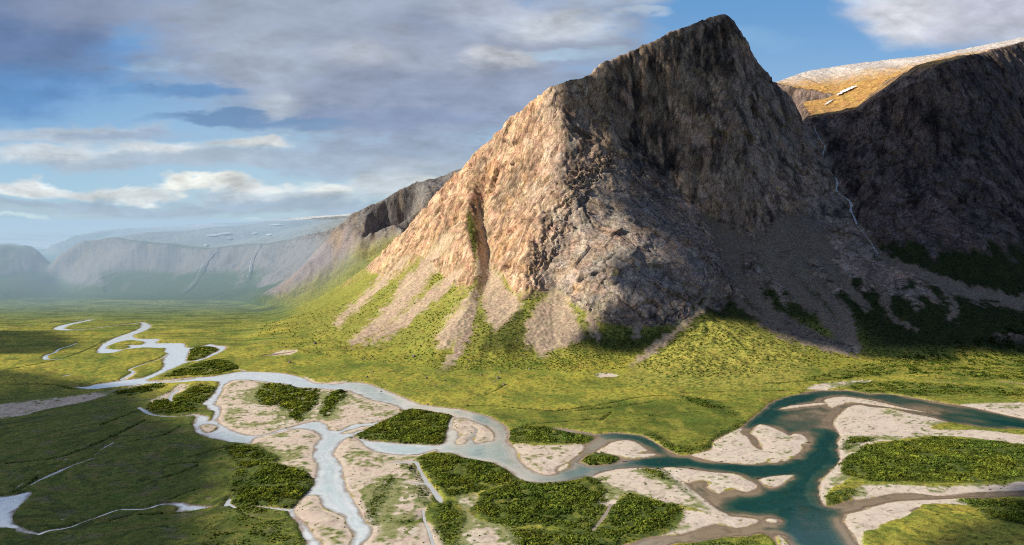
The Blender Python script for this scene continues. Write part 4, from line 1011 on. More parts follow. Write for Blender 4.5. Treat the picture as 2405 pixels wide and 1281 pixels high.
def scatter(points, scale, warm, lum, templ):
    """all bushes of a mass as one mesh; points (n,3)"""
    V_, Q_, C_ = [], [], []; off = 0
    pick = rng.integers(0, len(templ), len(points)); rot = rng.uniform(0, 6.283, len(points)); hh = rng.uniform(.8, 1.2, len(points))
    for k, (v, q, tone) in enumerate(templ):
        s = np.where(pick == k)[0]
        if not len(s): continue
        c_, s_ = np.cos(rot[s])[:, None], np.sin(rot[s])[:, None]; sc2 = scale[s][:, None]
        vx = (v[None, :, 0]*c_-v[None, :, 1]*s_)*sc2+points[s][:, 0:1]; vy = (v[None, :, 0]*s_+v[None, :, 1]*c_)*sc2+points[s][:, 1:2]
        vz = v[None, :, 2]*sc2*hh[s][:, None]+points[s][:, 2:3]
        V_.append(np.stack([vx, vy, vz], -1).reshape(-1, 3))
        Q_.append((q[None]+(np.arange(len(s))*len(v))[:, None, None]+off).reshape(-1, 4)); off += len(s)*len(v)
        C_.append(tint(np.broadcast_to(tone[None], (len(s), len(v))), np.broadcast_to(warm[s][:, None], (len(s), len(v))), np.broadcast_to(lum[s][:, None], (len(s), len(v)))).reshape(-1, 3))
    return np.concatenate(V_), np.concatenate(Q_), np.concatenate(C_)
def jitter(x0, x1, y0, y1, cell):
    gx_, gy_ = np.meshgrid(np.arange(x0, x1, cell), np.arange(y0, y1, cell))
    p = np.stack([gx_.ravel(), gy_.ravel()], -1)
    return p+rng.uniform(-.5, .5, p.shape)*cell
def lookup(F, p):
    r = np.clip(np.searchsorted(D, p[:, 1]), 0, F.shape[0]-1); c = np.clip(np.searchsorted(U, p[:, 0]/p[:, 1]), 0, NC-1)
    return F[r, c]
thick_pts = []
for den, hf, poly in THICK:
    P = plan(poly)
    far_ = P[:, 1].mean() > 1350
    p = jitter(P[:, 0].min()-4, P[:, 0].max()+4, max(P[:, 1].min(), 640)-4, P[:, 1].max()+4, 3.6 if far_ else 2.5)
    inside = np.zeros(len(p), bool)
    sx_, sy_ = p[:, 0]+fbm2(p[:, 0]/14, p[:, 1]/14, 3, 311)*6+rng.normal(0, 1.6, len(p)), p[:, 1]+fbm2(p[:, 0]/14+7, p[:, 1]/14, 3, 313)*9+rng.normal(0, 2.2, len(p))
    for i in range(len(P)):
        a, b = P[i-1], P[i]
        inside ^= ((a[1] > sy_) != (b[1] > sy_)) & (sx_ < a[0]+(sy_-a[1])*(b[0]-a[0])/((b[1]-a[1]) or 1e-9))
    p = p[inside]
    cl = fbm2(p[:, 0]/26, p[:, 1]/26, 3, 301)
    keep = (lookup(Wfull, p) < -1.2) & (rng.random(len(p)) < np.clip(den*1.05+cl*(1.3-den)*1.4, 0, 1)) & (cl > -.42*den)
    p = p[keep]; cl = cl[keep]
    s = np.exp(rng.normal(.50, .30, len(p)))*hf*(1+cl*.45)*(.55+.45*sstep(-2, 13, lookup(TS, p)))*(1.35 if far_ else 1.)
    thick_pts.append(np.column_stack([p, lookup(VZ, p)-.25, s, np.full(len(p), hf)]))
TP = np.concatenate(thick_pts)
# shrub fringes along runnels and loose bushes on bars and meadow
p = jitter(-900, 1500, 640, 2300, 4.2)
gl_ = lookup(gln, p)*lookup(fl, p)
keep = (gl_ > .4) & (lookup(Wfull, p) < -1)
p1 = p[keep][rng.random(keep.sum()) < .75]
p = jitter(-700, 1400, 640, 1900, 7.0)
sm_ = lookup(sandm, p); nn = fbm2(p[:, 0]/60, p[:, 1]/60, 3, 303)
keep = (lookup(fl, p) > .5) & (lookup(Wfull, p) < -2.5) & (lookup(thick, p) < .1) & (rng.random(len(p)) < np.where(sm_ > .5, np.where(p[:, 0] > 150, .008, .03), .05)*np.clip(.4+nn*3.5, 0, 4)*np.where((sm_ < .5) & (p[:, 0] < -250), .3, 1))
p2 = p[keep]
p = jitter(-700, 1400, 640, 1900, 4.0); ts_ = lookup(TS, p)          # stragglers round the thickets
keep = (ts_ < 0) & (ts_ > -24) & (lookup(Wfull, p) < -1.5) & (lookup(fl, p) > .5) & (rng.random(len(p)) < .30*np.exp(ts_/9)*np.clip(.6+fbm2(p[:, 0]/25, p[:, 1]/25, 2, 317)*1.5, 0, 2))
p2 = np.concatenate([p2, p[keep]])
p = jitter(-1100, 2000, 1450, 2500, 5.5)                      # brush on the lower slopes
vb = lookup(veg*(1-scree), p)*(lookup(Z, p) > 7)
dens = vb*np.clip(.25+lookup(brush, p)*.5+fbm2(p[:, 0]/90, p[:, 1]/90, 3, 305)*.45+lookup(veg_o, p)*.3, 0, 1)
dens *= np.where(lookup(PX, p) > 1000, 1., .4)
p3 = p[rng.random(len(p)) < dens*.8]
SP_ = np.concatenate([p1, p2, p3])
small = np.column_stack([SP_, lookup(VZ, SP_)-.2, np.concatenate([rng.uniform(1.1, 2.1, len(p1)), rng.uniform(.7, 1.5, len(p2)), rng.uniform(1.0, 2.4, len(p3))])])
log('bushes', len(TP), len(small), len(p1), len(p2), len(p3))
# the 300 bushes that show largest stand as things of their own
inv = (np.abs(TP[:, 0]/TP[:, 1]) < .63) & (proj(TP[:, 0], TP[:, 1], TP[:, 2])[1] < 1279)
size = np.where(inv, TP[:, 3]/TP[:, 1], 0)
order = np.argsort(-size); near_i = order[:300]; rest = np.ones(len(TP), bool); rest[near_i] = False
warmf = lambda p: np.clip(.35+fbm2(p[:, 0]/70, p[:, 1]/70, 3, 307)*.6+sstep(100, -300, p[:, 0])*.25+rng.normal(0, .12, len(p)), 0, 1)
lumf = lambda p: (1+.55*np.clip(fbm2(p[:, 0]/11, p[:, 1]/15, 2, 315), -.8, 1.2))*(1-.7*np.maximum(sstep(330, 460, p[:, 0])*sstep(1900, 1990, p[:, 1]), sstep(760, 880, p[:, 0])*sstep(1790, 1850, p[:, 1])))*np.clip(1.+fbm2(p[:, 0]/30, p[:, 1]/30, 2, 309)*.3+rng.normal(0, .16, len(p)), .55, 1.6)  # bushes on the shaded right slopes get darker leaf colour for the shadow
R_ = TP[rest]
v_, q_, c_ = scatter(R_[:, :3], R_[:, 3], warmf(R_), lumf(R_), TEMPL)
o = link('willow_thicket', mesh_from('willow_thicket', v_, q_, M_LEAF, {'Col': c_}, False)); tag(o, 'dense dark green willow thickets covering the river islands', 'shrubs', kind='stuff')
v_, q_, c_ = scatter(small[:, :3], small[:, 3], np.clip(warmf(small)+.25, 0, 1), lumf(small)*1.15, SMALL)
o = link('slope_brush', mesh_from('slope_brush', v_, q_, M_LEAF, {'Col': c_}, False)); tag(o, 'low green brush dotted over meadow and lower slopes', 'brush', kind='stuff')
tm = []
for k, (v, q, tone) in enumerate(TEMPL):
    for j in range(2):
        w_ = np.full(len(v), .3+.3*j); tm.append(mesh_from('willow_shrub', v, q, M_LEAF, {'Col': tint(tone, w_, np.full(len(v), .9+.25*j))}, False))
def shrub_place(x, y):
    px, py = proj(x, y, 0.)
    if px < 860: return ('bushy green willow in the thicket left of the pale middle channel', 'willows left of the pale channel') if px < 740 else ('low green willow on the pale gravel bars of the middle channel', 'willows on the gravel bars')
    if px < 1100: return 'green willow bush on the narrow strip beside the small pale stream', 'willows beside the small stream'
    if px < 1402: return 'dark green willow bush in the large thicket at the bottom centre', 'willows of the bottom centre thicket'
    if px < 1615: return 'dark green willow bush on the rounded thicket right of the brown side channel', 'willows of the rounded thicket'
    if px < 1840: return 'yellow green bush on the grassy islet at the bottom edge', 'bushes on the bottom islet'
    return 'dark willow bush on the right bank of the teal river', 'willows on the right bank'
base = {}
for i in near_i:
    x_, y_, z_, s, hf = TP[i]
    k = int(rng.integers(0, len(tm)))
    if k in base: o = base[k].copy(); COL.objects.link(o)
    else: o = link('willow_shrub', tm[k]); base[k] = o
    o.location = (x_, y_, z_); o.scale = (s, s, s*rng.uniform(.85, 1.2)); o.rotation_euler = (0, 0, rng.uniform(0, 6.28))
    lb, gp = shrub_place(x_, y_); tag(o, lb, 'shrub', gp)
log('shrubs')
# ---------------------------------------------------------------- boulders
def rock_material():
    m, t = material('boulder_stone'); g = t.node('ShaderNodeNewGeometry').outputs['Position']
    n = t.noise(g, .8, 4, .65); n2 = t.noise(g, .15, 2)
    b = t.node('ShaderNodeBsdfPrincipled'); t.put(b.inputs['Base Color'], t.mix(n, t.mix(n2, (.10, .085, .075, 1), (.22, .17, .13, 1)), (.36, .30, .25, 1))); b.inputs['Roughness'].default_value = .9
    bp = t.node('ShaderNodeBump'); bp.inputs['Strength'].default_value = .6; t.put(bp.inputs['Height'], n); t.l.new(bp.outputs[0], b.inputs['Normal'])
    finish(t, b.outputs[0]); return m
M_ROCK = rock_material()
import bmesh
def boulder_mesh(seed):
    bm = bmesh.new(); bmesh.ops.create_icosphere(bm, subdivisions=3, radius=1)
    co = np.array([v.co[:] for v in bm.verts])
    f1_, f2_, c_, _t = voronoi3(co[:, 0]*1.3+seed, co[:, 1]*1.3, co[:, 2]*1.3, seed)
    k = .78+.35*(c_-.5)+.3*(.5-f1_)+.1*fbm3(co[:, 0]*2, co[:, 1]*2, co[:, 2]*2+seed, 3, seed)
    sx = np.array([1.15, .9, .75])
    for v, kk in zip(bm.verts, k): v.co = Vector(np.array(v.co)*kk*sx)
    me = bpy.data.meshes.new('boulder'); bm.to_mesh(me); bm.free(); me.materials.append(M_ROCK); return me
BM_ = [boulder_mesh(s) for s in range(5)]
def boulders(spots, label, group):
    for px, py, s in spots:
        x_, y_, z_ = hit(px, py)
        o = bpy.data.objects.new('boulder', BM_[int(rng.integers(0, 5))]); COL.objects.link(o)
        o.location = (x_, y_, z_+s*.25); o.scale = (s, s, s); o.rotation_euler = tuple(rng.uniform(0, 6.28, 3)*np.array([.2, .2, 1]))
        tag(o, label, 'boulder', group)
rb = np.random.default_rng(11)
boulders([(972,838,4.5),(1170,890,5),(1001,889,4),(1184,904,4),(1045,895,2.5),(1130,880,2),(880,845,2.4),(905,852,2.2),(862,886,3.2),(1024,908,2.2),(1060,908,2),(1102,886,1.8),(1243,868,2.6),(1210,862,2),(1290,872,2),(1330,873,2.2),(1120,930,1.8),(1395,880,1.6),(1420,890,1.8),(895,922,2.8),(1005,950,2),(740,808,5),(680,853,5)]+[(rb.uniform(840, 1250), rb.uniform(835, 905), rb.uniform(1.2, 2.4)) for _ in range(45)],
         'grey boulder lying on the green meadow below the mountain', 'boulders on the meadow')
boulders([(rb.uniform(1760, 2010), 0, rb.uniform(1.6, 4.2)) for _ in range(0)], '', '')
sp = []
for _ in range(110):
    t_ = rb.random(); px = 1835+t_*175+rb.normal(0, 14); py = 768+t_*52+rb.normal(0, 9); sp.append((px, py, float(np.exp(rb.normal(.85, .42)))))
boulders(sp, 'brown block in the rockfall at the foot of the shaded scree', 'rockfall blocks below the shaded scree')
sp = [(rb.normal(1240, 60)-20, rb.uniform(800, 850), rb.uniform(1.4, 2.6)) for _ in range(26)]
boulders(sp, 'tan block at the foot of the sunlit scree cone', 'blocks below the sunlit scree cone')
# ---------------------------------------------------------------- stranded driftwood on the sand bars
def snag_mesh(seed):
    r_ = np.random.default_rng(seed); v = []; q = []
    def limb(a, b, ra, rb_):
        a = np.array(a); b = np.array(b); d = (b-a)/np.linalg.norm(b-a); u_ = np.cross(d, [.3, .2, 1]); u_ /= np.linalg.norm(u_); w_ = np.cross(d, u_); o = len(v)
        for p, r in ((a, ra), ((a+b)/2+r_.normal(0, .12, 3), (ra+rb_)/2), (b, rb_)):
            for k in range(6): v.append(tuple(p+r*(u_*math.cos(k*math.pi/3)+w_*math.sin(k*math.pi/3))))
        for s in range(2):
            for k in range(6): q.append((o+s*6+k, o+s*6+(k+1) % 6, o+s*6+6+(k+1) % 6, o+s*6+6+k))
    limb((-2.6, 0, .3), (2.2, .3, .5), .42, .2)
    for _ in range(9):
        t_ = r_.uniform(-.9, .9); b = (t_*2.4+r_.uniform(-.6, 1.2), r_.uniform(-1.2, 1.2), r_.uniform(.5, 1.7)); limb((t_*2.3, .1, .4), b, .16, .05)
    for k in range(7):
        an = k*.9; limb((-2.5, 0, .4), (-3.0+r_.uniform(-.3, .2), 1.1*math.cos(an), .6+.9*math.sin(an)), .22, .06)
    return np.array(v), np.array(q)
m_w, t = material('driftwood'); g = t.node('ShaderNodeNewGeometry').outputs['Position']; n = t.noise(g, 2., 3)
b = t.node('ShaderNodeBsdfPrincipled'); t.put(b.inputs['Base Color'], t.mix(n, (.035, .028, .02, 1), (.13, .10, .075, 1))); b.inputs['Roughness'].default_value = .9; finish(t, b.outputs[0])
SNAG = [mesh_from('driftwood', *snag_mesh(s), m_w, None, False) for s in range(3)]
for k, (px, py, lb) in enumerate([(1625,1101,'dark driftwood root on the upper edge of the long sand bar, nearest the leafy end'),(1692,1109,'dark driftwood snag midway along the upper edge of the long sand bar'),(1755,1114,'dark driftwood snag at the far tip of the long sand bar'),
        (1779,1124,'small driftwood beside the narrow triangular sand bar'),(1897,1040,'driftwood snag at the pointed end of the rippled sand bar'),(1852,1014,'dark driftwood on the upper fringe of the rippled sand bar'),(1817,1079,'driftwood snag in the notch on the lower side of the rippled sand bar'),
        (1693,1085,'driftwood branch on the lower shore of the grassy sand bar'),(1468,1084,'dark log in the teal channel right of the oval willow islet'),(1547,1082,'driftwood log breaking the surface of the teal channel'),(1223,1052,'dark snag at the left corner of the pale wedge shaped sand bar')]):
    x_, y_, z_ = gnd(px, py, .3); o = bpy.data.objects.new('driftwood', SNAG[k % 3]); COL.objects.link(o)
    o.location = (x_, y_, max(float(ground_z(x_, y_)), -.1)-.1); o.rotation_euler = (0, 0, rb.uniform(-.5, .5)+(3.1 if k % 2 else 0)); s = rb.uniform(.8, 1.3); o.scale = (s, s, s)
    tag(o, lb, 'driftwood')
# ---------------------------------------------------------------- snow patches and falling streams, draped over the relief
def snow_material(name, c, r=.6):
    m, t = material(name); g = t.node('ShaderNodeNewGeometry').outputs['Position']; n = t.noise(g, .12, 4, .65)
    b = t.node('ShaderNodeBsdfPrincipled'); t.put(b.inputs['Base Color'], t.mix(n, tuple(k*.82 for k in c)+(1,), c+(1,))); b.inputs['Roughness'].default_value = r
    bp = t.node('ShaderNodeBump'); bp.inputs['Strength'].default_value = .4; t.put(bp.inputs['Height'], n); t.l.new(bp.outputs[0], b.inputs['Normal'])
    finish(t, b.outputs[0]); return m
M_SNOW = snow_material('old_snow', (.86, .87, .89)); M_FALL = snow_material('white_water', (.80, .84, .86), .3)
def drape(name, outline, lift, mat, n=14):
    """a thin sheet whose outline follows the relief: rows across, each with its own width"""
    v = []; q = []
    P = smooth(outline, 5, False)                 # (px, py, half width px)
    for i, (px, py, hw) in enumerate(P):
        hw = max(hw*(.4+.95*random.random()), .25)
        a = hit(px-hw, py+random.uniform(-.4, .4), lift); b_ = hit(px+hw, py+random.uniform(-.4, .4), lift)
        pull = lambda p, k: (p[0]*(1-k), p[1]*(1-k), p[2]+(CAMZ-p[2])*k)
        ym = (a[1]+b_[1])/2
        c_ = hit(px, py, lift*1.4)
        v += [pull(a, .0010*lift), pull(c_, .0013*lift), pull(b_, .0010*lift)]
        if i: o = 3*i; q += [(o-3, o-2, o+1, o), (o-2, o-1, o+2, o+1)]
    return link(name, mesh_from(name, v, q, mat))
def fall(name, pts, label, lift=1.6):
    tag(drape(name, pts, lift, M_FALL), label, 'waterfall')
fall('waterfall', [(1912,296,.8),(1916,310,1.2),(1921,322,1.5),(1928,332,1.0),(1933,340,.8)], 'short upper thread of white water high in the dark gully right of the peak')
fall('waterfall', [(1938,343,1.4),(1936,352,2.2),(1932,366,2),(1930,376,2.5),(1937,388,1.5)], 'forked white cascade in the upper gully right of the peak')
fall('waterfall', [(1960,417,1.4),(1965,424,3),(1966,436,2.6),(1964,448,2.2),(1972,458,1.6),(1985,466,2),(1995,474,2.8),(2000,484,3),(1998,496,3),(2004,508,2.2),(2009,520,2.4),(2012,529,2)], 'longest bright waterfall in the middle of the gully right of the peak')
fall('waterfall', [(2014,533,1.2),(2026,546,1.2),(2036,560,1.4),(2046,572,1.4),(2054,586,2.2),(2063,598,2.4)], 'lowest broken white cascade where the gully opens above the scree')
fall('waterfall', [(505,590,.7),(490,604,1),(476,622,1.1),(469,640,.9),(460,658,1),(445,676,.7),(425,692,.5)], 'pale waterfall on the hazy far cliff, left of two', 3)
fall('waterfall', [(610,573,.6),(604,586,.8),(595,600,1),(589,618,1.1),(586,638,.9),(580,655,.6)], 'pale waterfall on the hazy far cliff, right of two', 3)
def snow(pts, label):
    tag(drape('snow_patch', pts, .5, M_SNOW), label, 'snow patch')
snow([(2012,201,1),(2005,204,5),(1995,208.5,5.5),(1984,213.5,6),(1973,220,4.5),(1964,225,1.5)], 'large white snow patch on the golden plateau right of the peak')
snow([(1956,235,1.5),(1948,239,3.5),(1941,244,3),(1937,247,1)], 'small white snow patch just below the large one on the golden plateau')
for px, py, hw, lb in [(502,554,14,'widest snow patch on the hazy plateau, left of its neighbour'),(530,550,16,'long snow patch on the hazy plateau, right of the widest one'),(538,561,6,'small round snow patch below the long one on the hazy plateau'),(598,549,7,'thin snow patch on the hazy plateau above the right far waterfall'),(632,553,7,'thin snow patch on the hazy plateau farthest to the right'),(652,529,14,'faint snow streak near the skyline of the hazy plateau'),(483,577,4,'tiny snow patch on the hazy plateau above the left far waterfall')]:
    tag(drape('snow_patch', [(px+hw*.3, py-2.2, hw*.35),(px, py-.7, hw),(px-hw*.2, py+.8, hw*.9),(px-hw*.3, py+2., hw*.3)], 3, M_SNOW), lb, 'snow patch')
log('small things')
# ---------------------------------------------------------------- outside the picture: shadow-casting cloud sheets added sunward, lowland to the horizon
SUN_EL, SUN_AZ = math.radians(28), math.radians(-104)   # azimuth from +y towards +x
SUN_D = np.array((math.cos(SUN_EL)*math.sin(SUN_AZ), math.cos(SUN_EL)*math.cos(SUN_AZ), math.sin(SUN_EL)))
def shadow_casters(outlines, dist):
    """unseen cloud sheets added to shade the valley; outlines are the shadows in plan"""
    V_, Q_ = [], []; off = 0
    for P in outlines:
        P = np.array(P, float); st_ = 22.
        xs = np.arange(P[:, 0].min()-40, P[:, 0].max()+40, st_); ys = np.arange(P[:, 1].min()-40, P[:, 1].max()+40, st_)
        XX, YY = np.meshgrid(xs, ys); ins = np.zeros(XX.shape, bool); dd = np.full(XX.shape, 1e9)
        wx_ = XX+fbm2(XX/130, YY/130, 4, 501)*24; wy_ = YY+fbm2(XX/130+9, YY/130, 4, 503)*24
        for i in range(len(P)):
            a, b_ = P[i-1], P[i]; e = b_-a
            t_ = np.clip(((wx_-a[0])*e[0]+(wy_-a[1])*e[1])/max(e@e, 1e-9), 0, 1)
            dd = np.minimum(dd, np.hypot(wx_-a[0]-t_*e[0], wy_-a[1]-t_*e[1]))
            if a[1] != b_[1]: ins ^= ((a[1] > wy_) != (b_[1] > wy_)) & (wx_ < a[0]+(wy_-a[1])*e[0]/(b_[1]-a[1]))
        hgt_ = np.where(ins, np.sqrt(dd)*5*(1+fbm2(XX/90, YY/90, 4, 505)*.6), 0)
        m_ = ins[:-1, :-1] & ins[1:, :-1] & ins[:-1, 1:] & ins[1:, 1:]
        k = np.arange(XX.size).reshape(XX.shape)
        q = np.stack([k[:-1, :-1], k[:-1, 1:], k[1:, 1:], k[1:, :-1]], -1)[m_]
        for sgn in (1, -.25):
            V_.append(np.stack([XX, YY, hgt_*sgn], -1).reshape(-1, 3)+SUN_D*dist); Q_.append(q+off); off += XX.size
    V_ = np.concatenate(V_); q = np.concatenate(Q_); u, inv = np.unique(q.ravel(), return_inverse=True)
    m, t = material('shadow_cloud_white'); b = t.node('ShaderNodeBsdfDiffuse'); n = t.noise(t.node('ShaderNodeNewGeometry').outputs['Position'], .01, 4)
    t.put(b.inputs['Color'], t.mix(n, (.7, .72, .76, 1), (.85, .85, .86, 1))); finish(t, b.outputs[0])
    o = link('shadow_clouds', mesh_from('shadow_clouds', V_[u], inv.reshape(q.shape), m)); tag(o, 'unseen white cloud sheets added sunward to cast shadows on the valley', 'shadow_clouds', kind='stuff')
def gp(l): return [gnd(*p)[:2] for p in l]
shadow_casters([
 [(203,1878),(236,1799),(274,1747),(366,1809),(512,1920),(647,2035),(709,1987),(792,1765),(902,1750),(1046,1801),(1323,1833),(2109,1877),(3600,2000),(3900,2300),(3900,3130),(3000,3120),(2600,3090),(2300,3020),(2086,2950),(1913,2890),(1530,2800),(1450,2762),(1365,2715),(1300,2665),(1188,2572),(1020,2470),(900,2330),(800,2200),(690,2150),(560,2060),(400,1960)],
 gp([(-500,858),(17,868),(150,890),(240,903),(325,922),(340,962),(430,1000),(500,1060),(485,1150),(430,1210),(400,1300),(390,1600),(-600,1600),(-900,1100)]),
 gp([(2090,1330),(2160,1225),(2290,1192),(2390,1130),(2800,1085),(2900,1700),(2050,1700)]),
 gp([(-500,848),(17,836),(110,836),(170,815),(150,792),(90,778),(-500,776)]),
], 4200.)
a_ = np.linspace(0, 2*math.pi, 97)[:-1]; rr = [200, 2000, 8000, 25000, 70000]
v = [(r*math.cos(t), r*math.sin(t), -14-.0002*r) for r in rr for t in a_]; q = [(i*96+j, i*96+(j+1) % 96, (i+1)*96+(j+1) % 96, (i+1)*96+j) for i in range(4) for j in range(96)]
v.append((0, 0, -14.)); 
tag(link('lowland', mesh_from('lowland', v, q, M_TER, {'Col': np.tile(C(.10,.12,.05), (len(v), 1)), 'Mask': np.tile(C(.2,.6,0), (len(v), 1))})), kind='structure')
# ---------------------------------------------------------------- haze lying in the far valley
def haze(name, x0, x1, y0, y1, z0, z1, skew, absorb, rad):
    xm = x1-900; zf = z1*.8                    # the bank thins out to nothing toward its mountain side
    v = [(x0, y0, z0), (xm, y0+skew*.85, z0), (x1, y0+skew, z0), (x0, y0, zf), (xm, y0+skew*.85, zf), (x1, y0+skew, z0+25),
         (x0, y1, z0), (xm, y1, z0), (x1, y1, z0), (x0, y1, z1), (xm, y1, z1), (x1, y1, z0+25)]
    q = [(0, 1, 4, 3), (1, 2, 5, 4), (7, 6, 9, 10), (8, 7, 10, 11), (6, 0, 3, 9), (2, 8, 11, 5), (3, 4, 10, 9), (4, 5, 11, 10), (6, 7, 1, 0), (7, 8, 2, 1)]
    m, t = material(name)
    ab = t.node('ShaderNodeVolumeAbsorption'); ab.inputs['Color'].default_value = (0, 0, 0, 1); ab.inputs['Density'].default_value = absorb
    em = t.node('ShaderNodeEmission'); em.inputs['Color'].default_value = (*rad, 1); em.inputs['Strength'].default_value = absorb
    ad = t.node('ShaderNodeAddShader'); t.l.new(ab.outputs[0], ad.inputs[0]); t.l.new(em.outputs[0], ad.inputs[1])
    o = t.node('ShaderNodeOutputMaterial'); t.l.new(ad.outputs[0], o.inputs['Volume'])
    ob = link(name, mesh_from(name, v, q, m, None, False)); tag(ob, 'pale blue haze filling the far valley', 'haze', kind='stuff'); return ob
haze('haze', -9000, 0, 1750, 13500, -20, 430, 1000, 1.6e-4, (.40, .56, .70))
haze('haze', -9000, -60, 2500, 13500, -20, 430, 380, 3.2e-4, (.46, .63, .79))
# ---------------------------------------------------------------- sun, sky, camera
sd_ = Vector((math.cos(SUN_EL)*math.sin(SUN_AZ), math.cos(SUN_EL)*math.cos(SUN_AZ), math.sin(SUN_EL)))
l = bpy.data.lights.new('sun', 'SUN'); l.energy = 5; l.angle = math.radians(.55); l.color = (1, .91, .74)
lo = bpy.data.objects.new('sun', l); COL.objects.link(lo); lo.rotation_euler = sd_.to_track_quat('Z', 'Y').to_euler()
w = bpy.data.worlds.new('World'); sc_.world = w; w.use_nodes = True; w.node_tree.nodes.clear(); t = NT(w.node_tree)
sky = t.node('ShaderNodeTexSky', sky_type='NISHITA'); sky.sun_disc = False; sky.sun_elevation = SUN_EL; sky.sun_rotation = SUN_AZ; sky.altitude = 300; sky.dust_density = .6; sky.ozone_density = 1.5
STR = .1
def lin(r, g, b): return tuple(((c/255+.055)/1.055)**2.4/STR if c > 10 else c/3294.6/STR for c in (r, g, b))
gdir = t.node('ShaderNodeTexCoord').outputs['Generated']
X_, Y_, Z_ = t.xyz(gdir)
yy = t.math('MAXIMUM', t.math('ABSOLUTE', Y_), .12)
az = t.math('DIVIDE', X_, yy); el = t.math('DIVIDE', Z_, yy)
elc = t.math('MAXIMUM', el, -.02)
P0 = t.comb(az, t.math('MULTIPLY', elc, 2.6), 0.)
# layered cloud decks flatten toward the horizon
flat_ = t.math('DIVIDE', 1., t.math('ADD', elc, .10))
PL = t.comb(t.math('MULTIPLY', az, 1.), t.math('MULTIPLY', t.math('LOGARITHM', t.math('ADD', elc, .05), 2.718), .9), 0.)
w1 = t.noise(P0, 3.2, 5, .58); w2 = t.noise(t.vmath('ADD', P0, (3.7, 1.9, 0)), 3.2, 5, .58)
f1n = t.noise(P0, 11., 6, .6, dist=.35); f2n = t.noise(t.vmath('ADD', P0, (-.035, .05, 0)), 11., 6, .6, dist=.35)
f3n = t.noise(P0, 34., 5, .62, dist=.3)
lit = t.math('ADD', t.math('MULTIPLY', t.math('SUBTRACT', f1n, f2n), .75), t.math('MULTIPLY', t.math('SUBTRACT', f3n, .5), .30))          # sunward-facing cloud billows
sA = t.math('ADD', az, t.math('MULTIPLY', t.math('SUBTRACT', w1, .5), .22)); sE = t.math('ADD', el, t.math('MULTIPLY', t.math('SUBTRACT', w2, .5), .085))
sA = t.math('ADD', sA, t.math('MULTIPLY', t.math('SUBTRACT', f1n, .5), .06)); sE = t.math('ADD', sE, t.math('MULTIPLY', t.math('SUBTRACT', f1n, .5), .035))
def S(px, py): return ((px-1202.5)/FPX, (540-py)/FPX)
blue = t.mix(t.ramp(el, .02, .30), lin(188, 218, 238), lin(104, 163, 219))
blue = t.mix(t.ramp(az, -.62, -.2), t.mix(t.ramp(el, .02, .26), lin(170, 210, 238), lin(84, 146, 212)), blue)
cur = t.mix(.3, blue, t.vmath('MULTIPLY', sky.outputs[0], (.8, .9, 1.05)))
BLOBS = [ # px, py, rx, ry, colour, opacity, softness, billow
 (60,60,330,200,(106,124,168),.95,.75,.5),(260,20,330,70,(142,150,182),.9,.8,.4),(60,225,200,75,(98,140,198),.8,.8,.5),(330,90,60,40,(96,160,222),.5,.9,0),(120,150,220,45,(112,132,176),.55,.9,.5),
 (900,110,620,230,(156,163,190),1.,.5,.6),(1000,230,440,100,(148,156,186),.95,.6,.7),(760,20,420,70,(160,168,194),.9,.7,.5),(620,140,170,90,(168,176,200),.8,.8,.8),(1030,60,210,50,(146,156,190),.6,.9,.6),
 (1150,45,210,50,(184,188,208),.6,.8,1.),(1290,70,150,45,(206,210,226),.8,.8,1.2),(1200,150,110,34,(208,206,216),.75,.8,1.4),(1020,165,260,34,(172,177,200),.45,.9,.8),(1080,235,260,34,(150,160,192),.7,.9,.6),(900,275,340,30,(138,152,190),.8,.8,.6),(840,135,110,50,(192,194,208),.5,.9,1.2),
 (380,165,120,18,(170,188,216),.6,.9,1.),(420,222,130,22,(104,142,194),.85,.7,.4),(280,226,50,9,(108,150,204),.7,.8,.2),(560,285,240,14,(112,142,188),.9,.7,.3),(700,295,190,16,(124,150,192),.85,.8,.3),(620,245,90,40,(196,202,216),.55,.9,1.2),
 (170,318,300,24,(186,194,214),.85,.7,.8),(330,322,230,14,(158,174,204),.8,.8,.4),(130,362,240,30,(210,212,222),.85,.8,1.2),(420,355,160,26,(216,216,224),.85,.8,1.2),(640,348,110,20,(222,220,224),.85,.8,1.3),(500,385,560,26,(176,188,210),.9,.7,.6),(800,385,170,40,(166,180,206),.9,.7,.6),(960,345,260,40,(156,168,196),.9,.7,.7),(1000,400,170,60,(178,186,206),.9,.7,.9),
 (110,440,130,22,(222,222,228),.9,.7,1.6),(300,445,170,18,(216,218,226),.9,.7,1.4),(500,432,130,18,(232,230,230),.95,.6,1.6),(640,445,170,18,(222,222,228),.9,.7,1.4),(840,440,80,28,(228,228,232),.9,.7,1.6),(940,430,90,36,(196,202,216),.9,.7,1.2),(1010,420,50,20,(226,228,232),.8,.8,1.2),
 (480,480,700,22,(168,184,208),.95,.7,.5),(700,462,240,14,(196,202,216),.7,.8,1.),(200,500,420,14,(178,196,216),.9,.8,.3),(500,519,800,9,(206,222,232),.9,.8,.2),(200,545,600,12,(206,222,228),.9,.8,.2),
 (2260,40,270,90,(196,194,214),.95,.6,1.),(2120,60,120,60,(218,216,228),.7,.8,1.3),(2330,95,220,36,(186,188,208),.7,.9,.7),(2080,15,150,22,(206,214,230),.6,.9,1.),(1420,10,200,26,(182,190,214),.7,.9,.9),(1480,45,90,14,(196,206,226),.6,.9,.9),(1330,135,110,14,(176,200,228),.6,.9,.8),(1680,100,220,30,(150,190,228),.35,.95,.4),
]
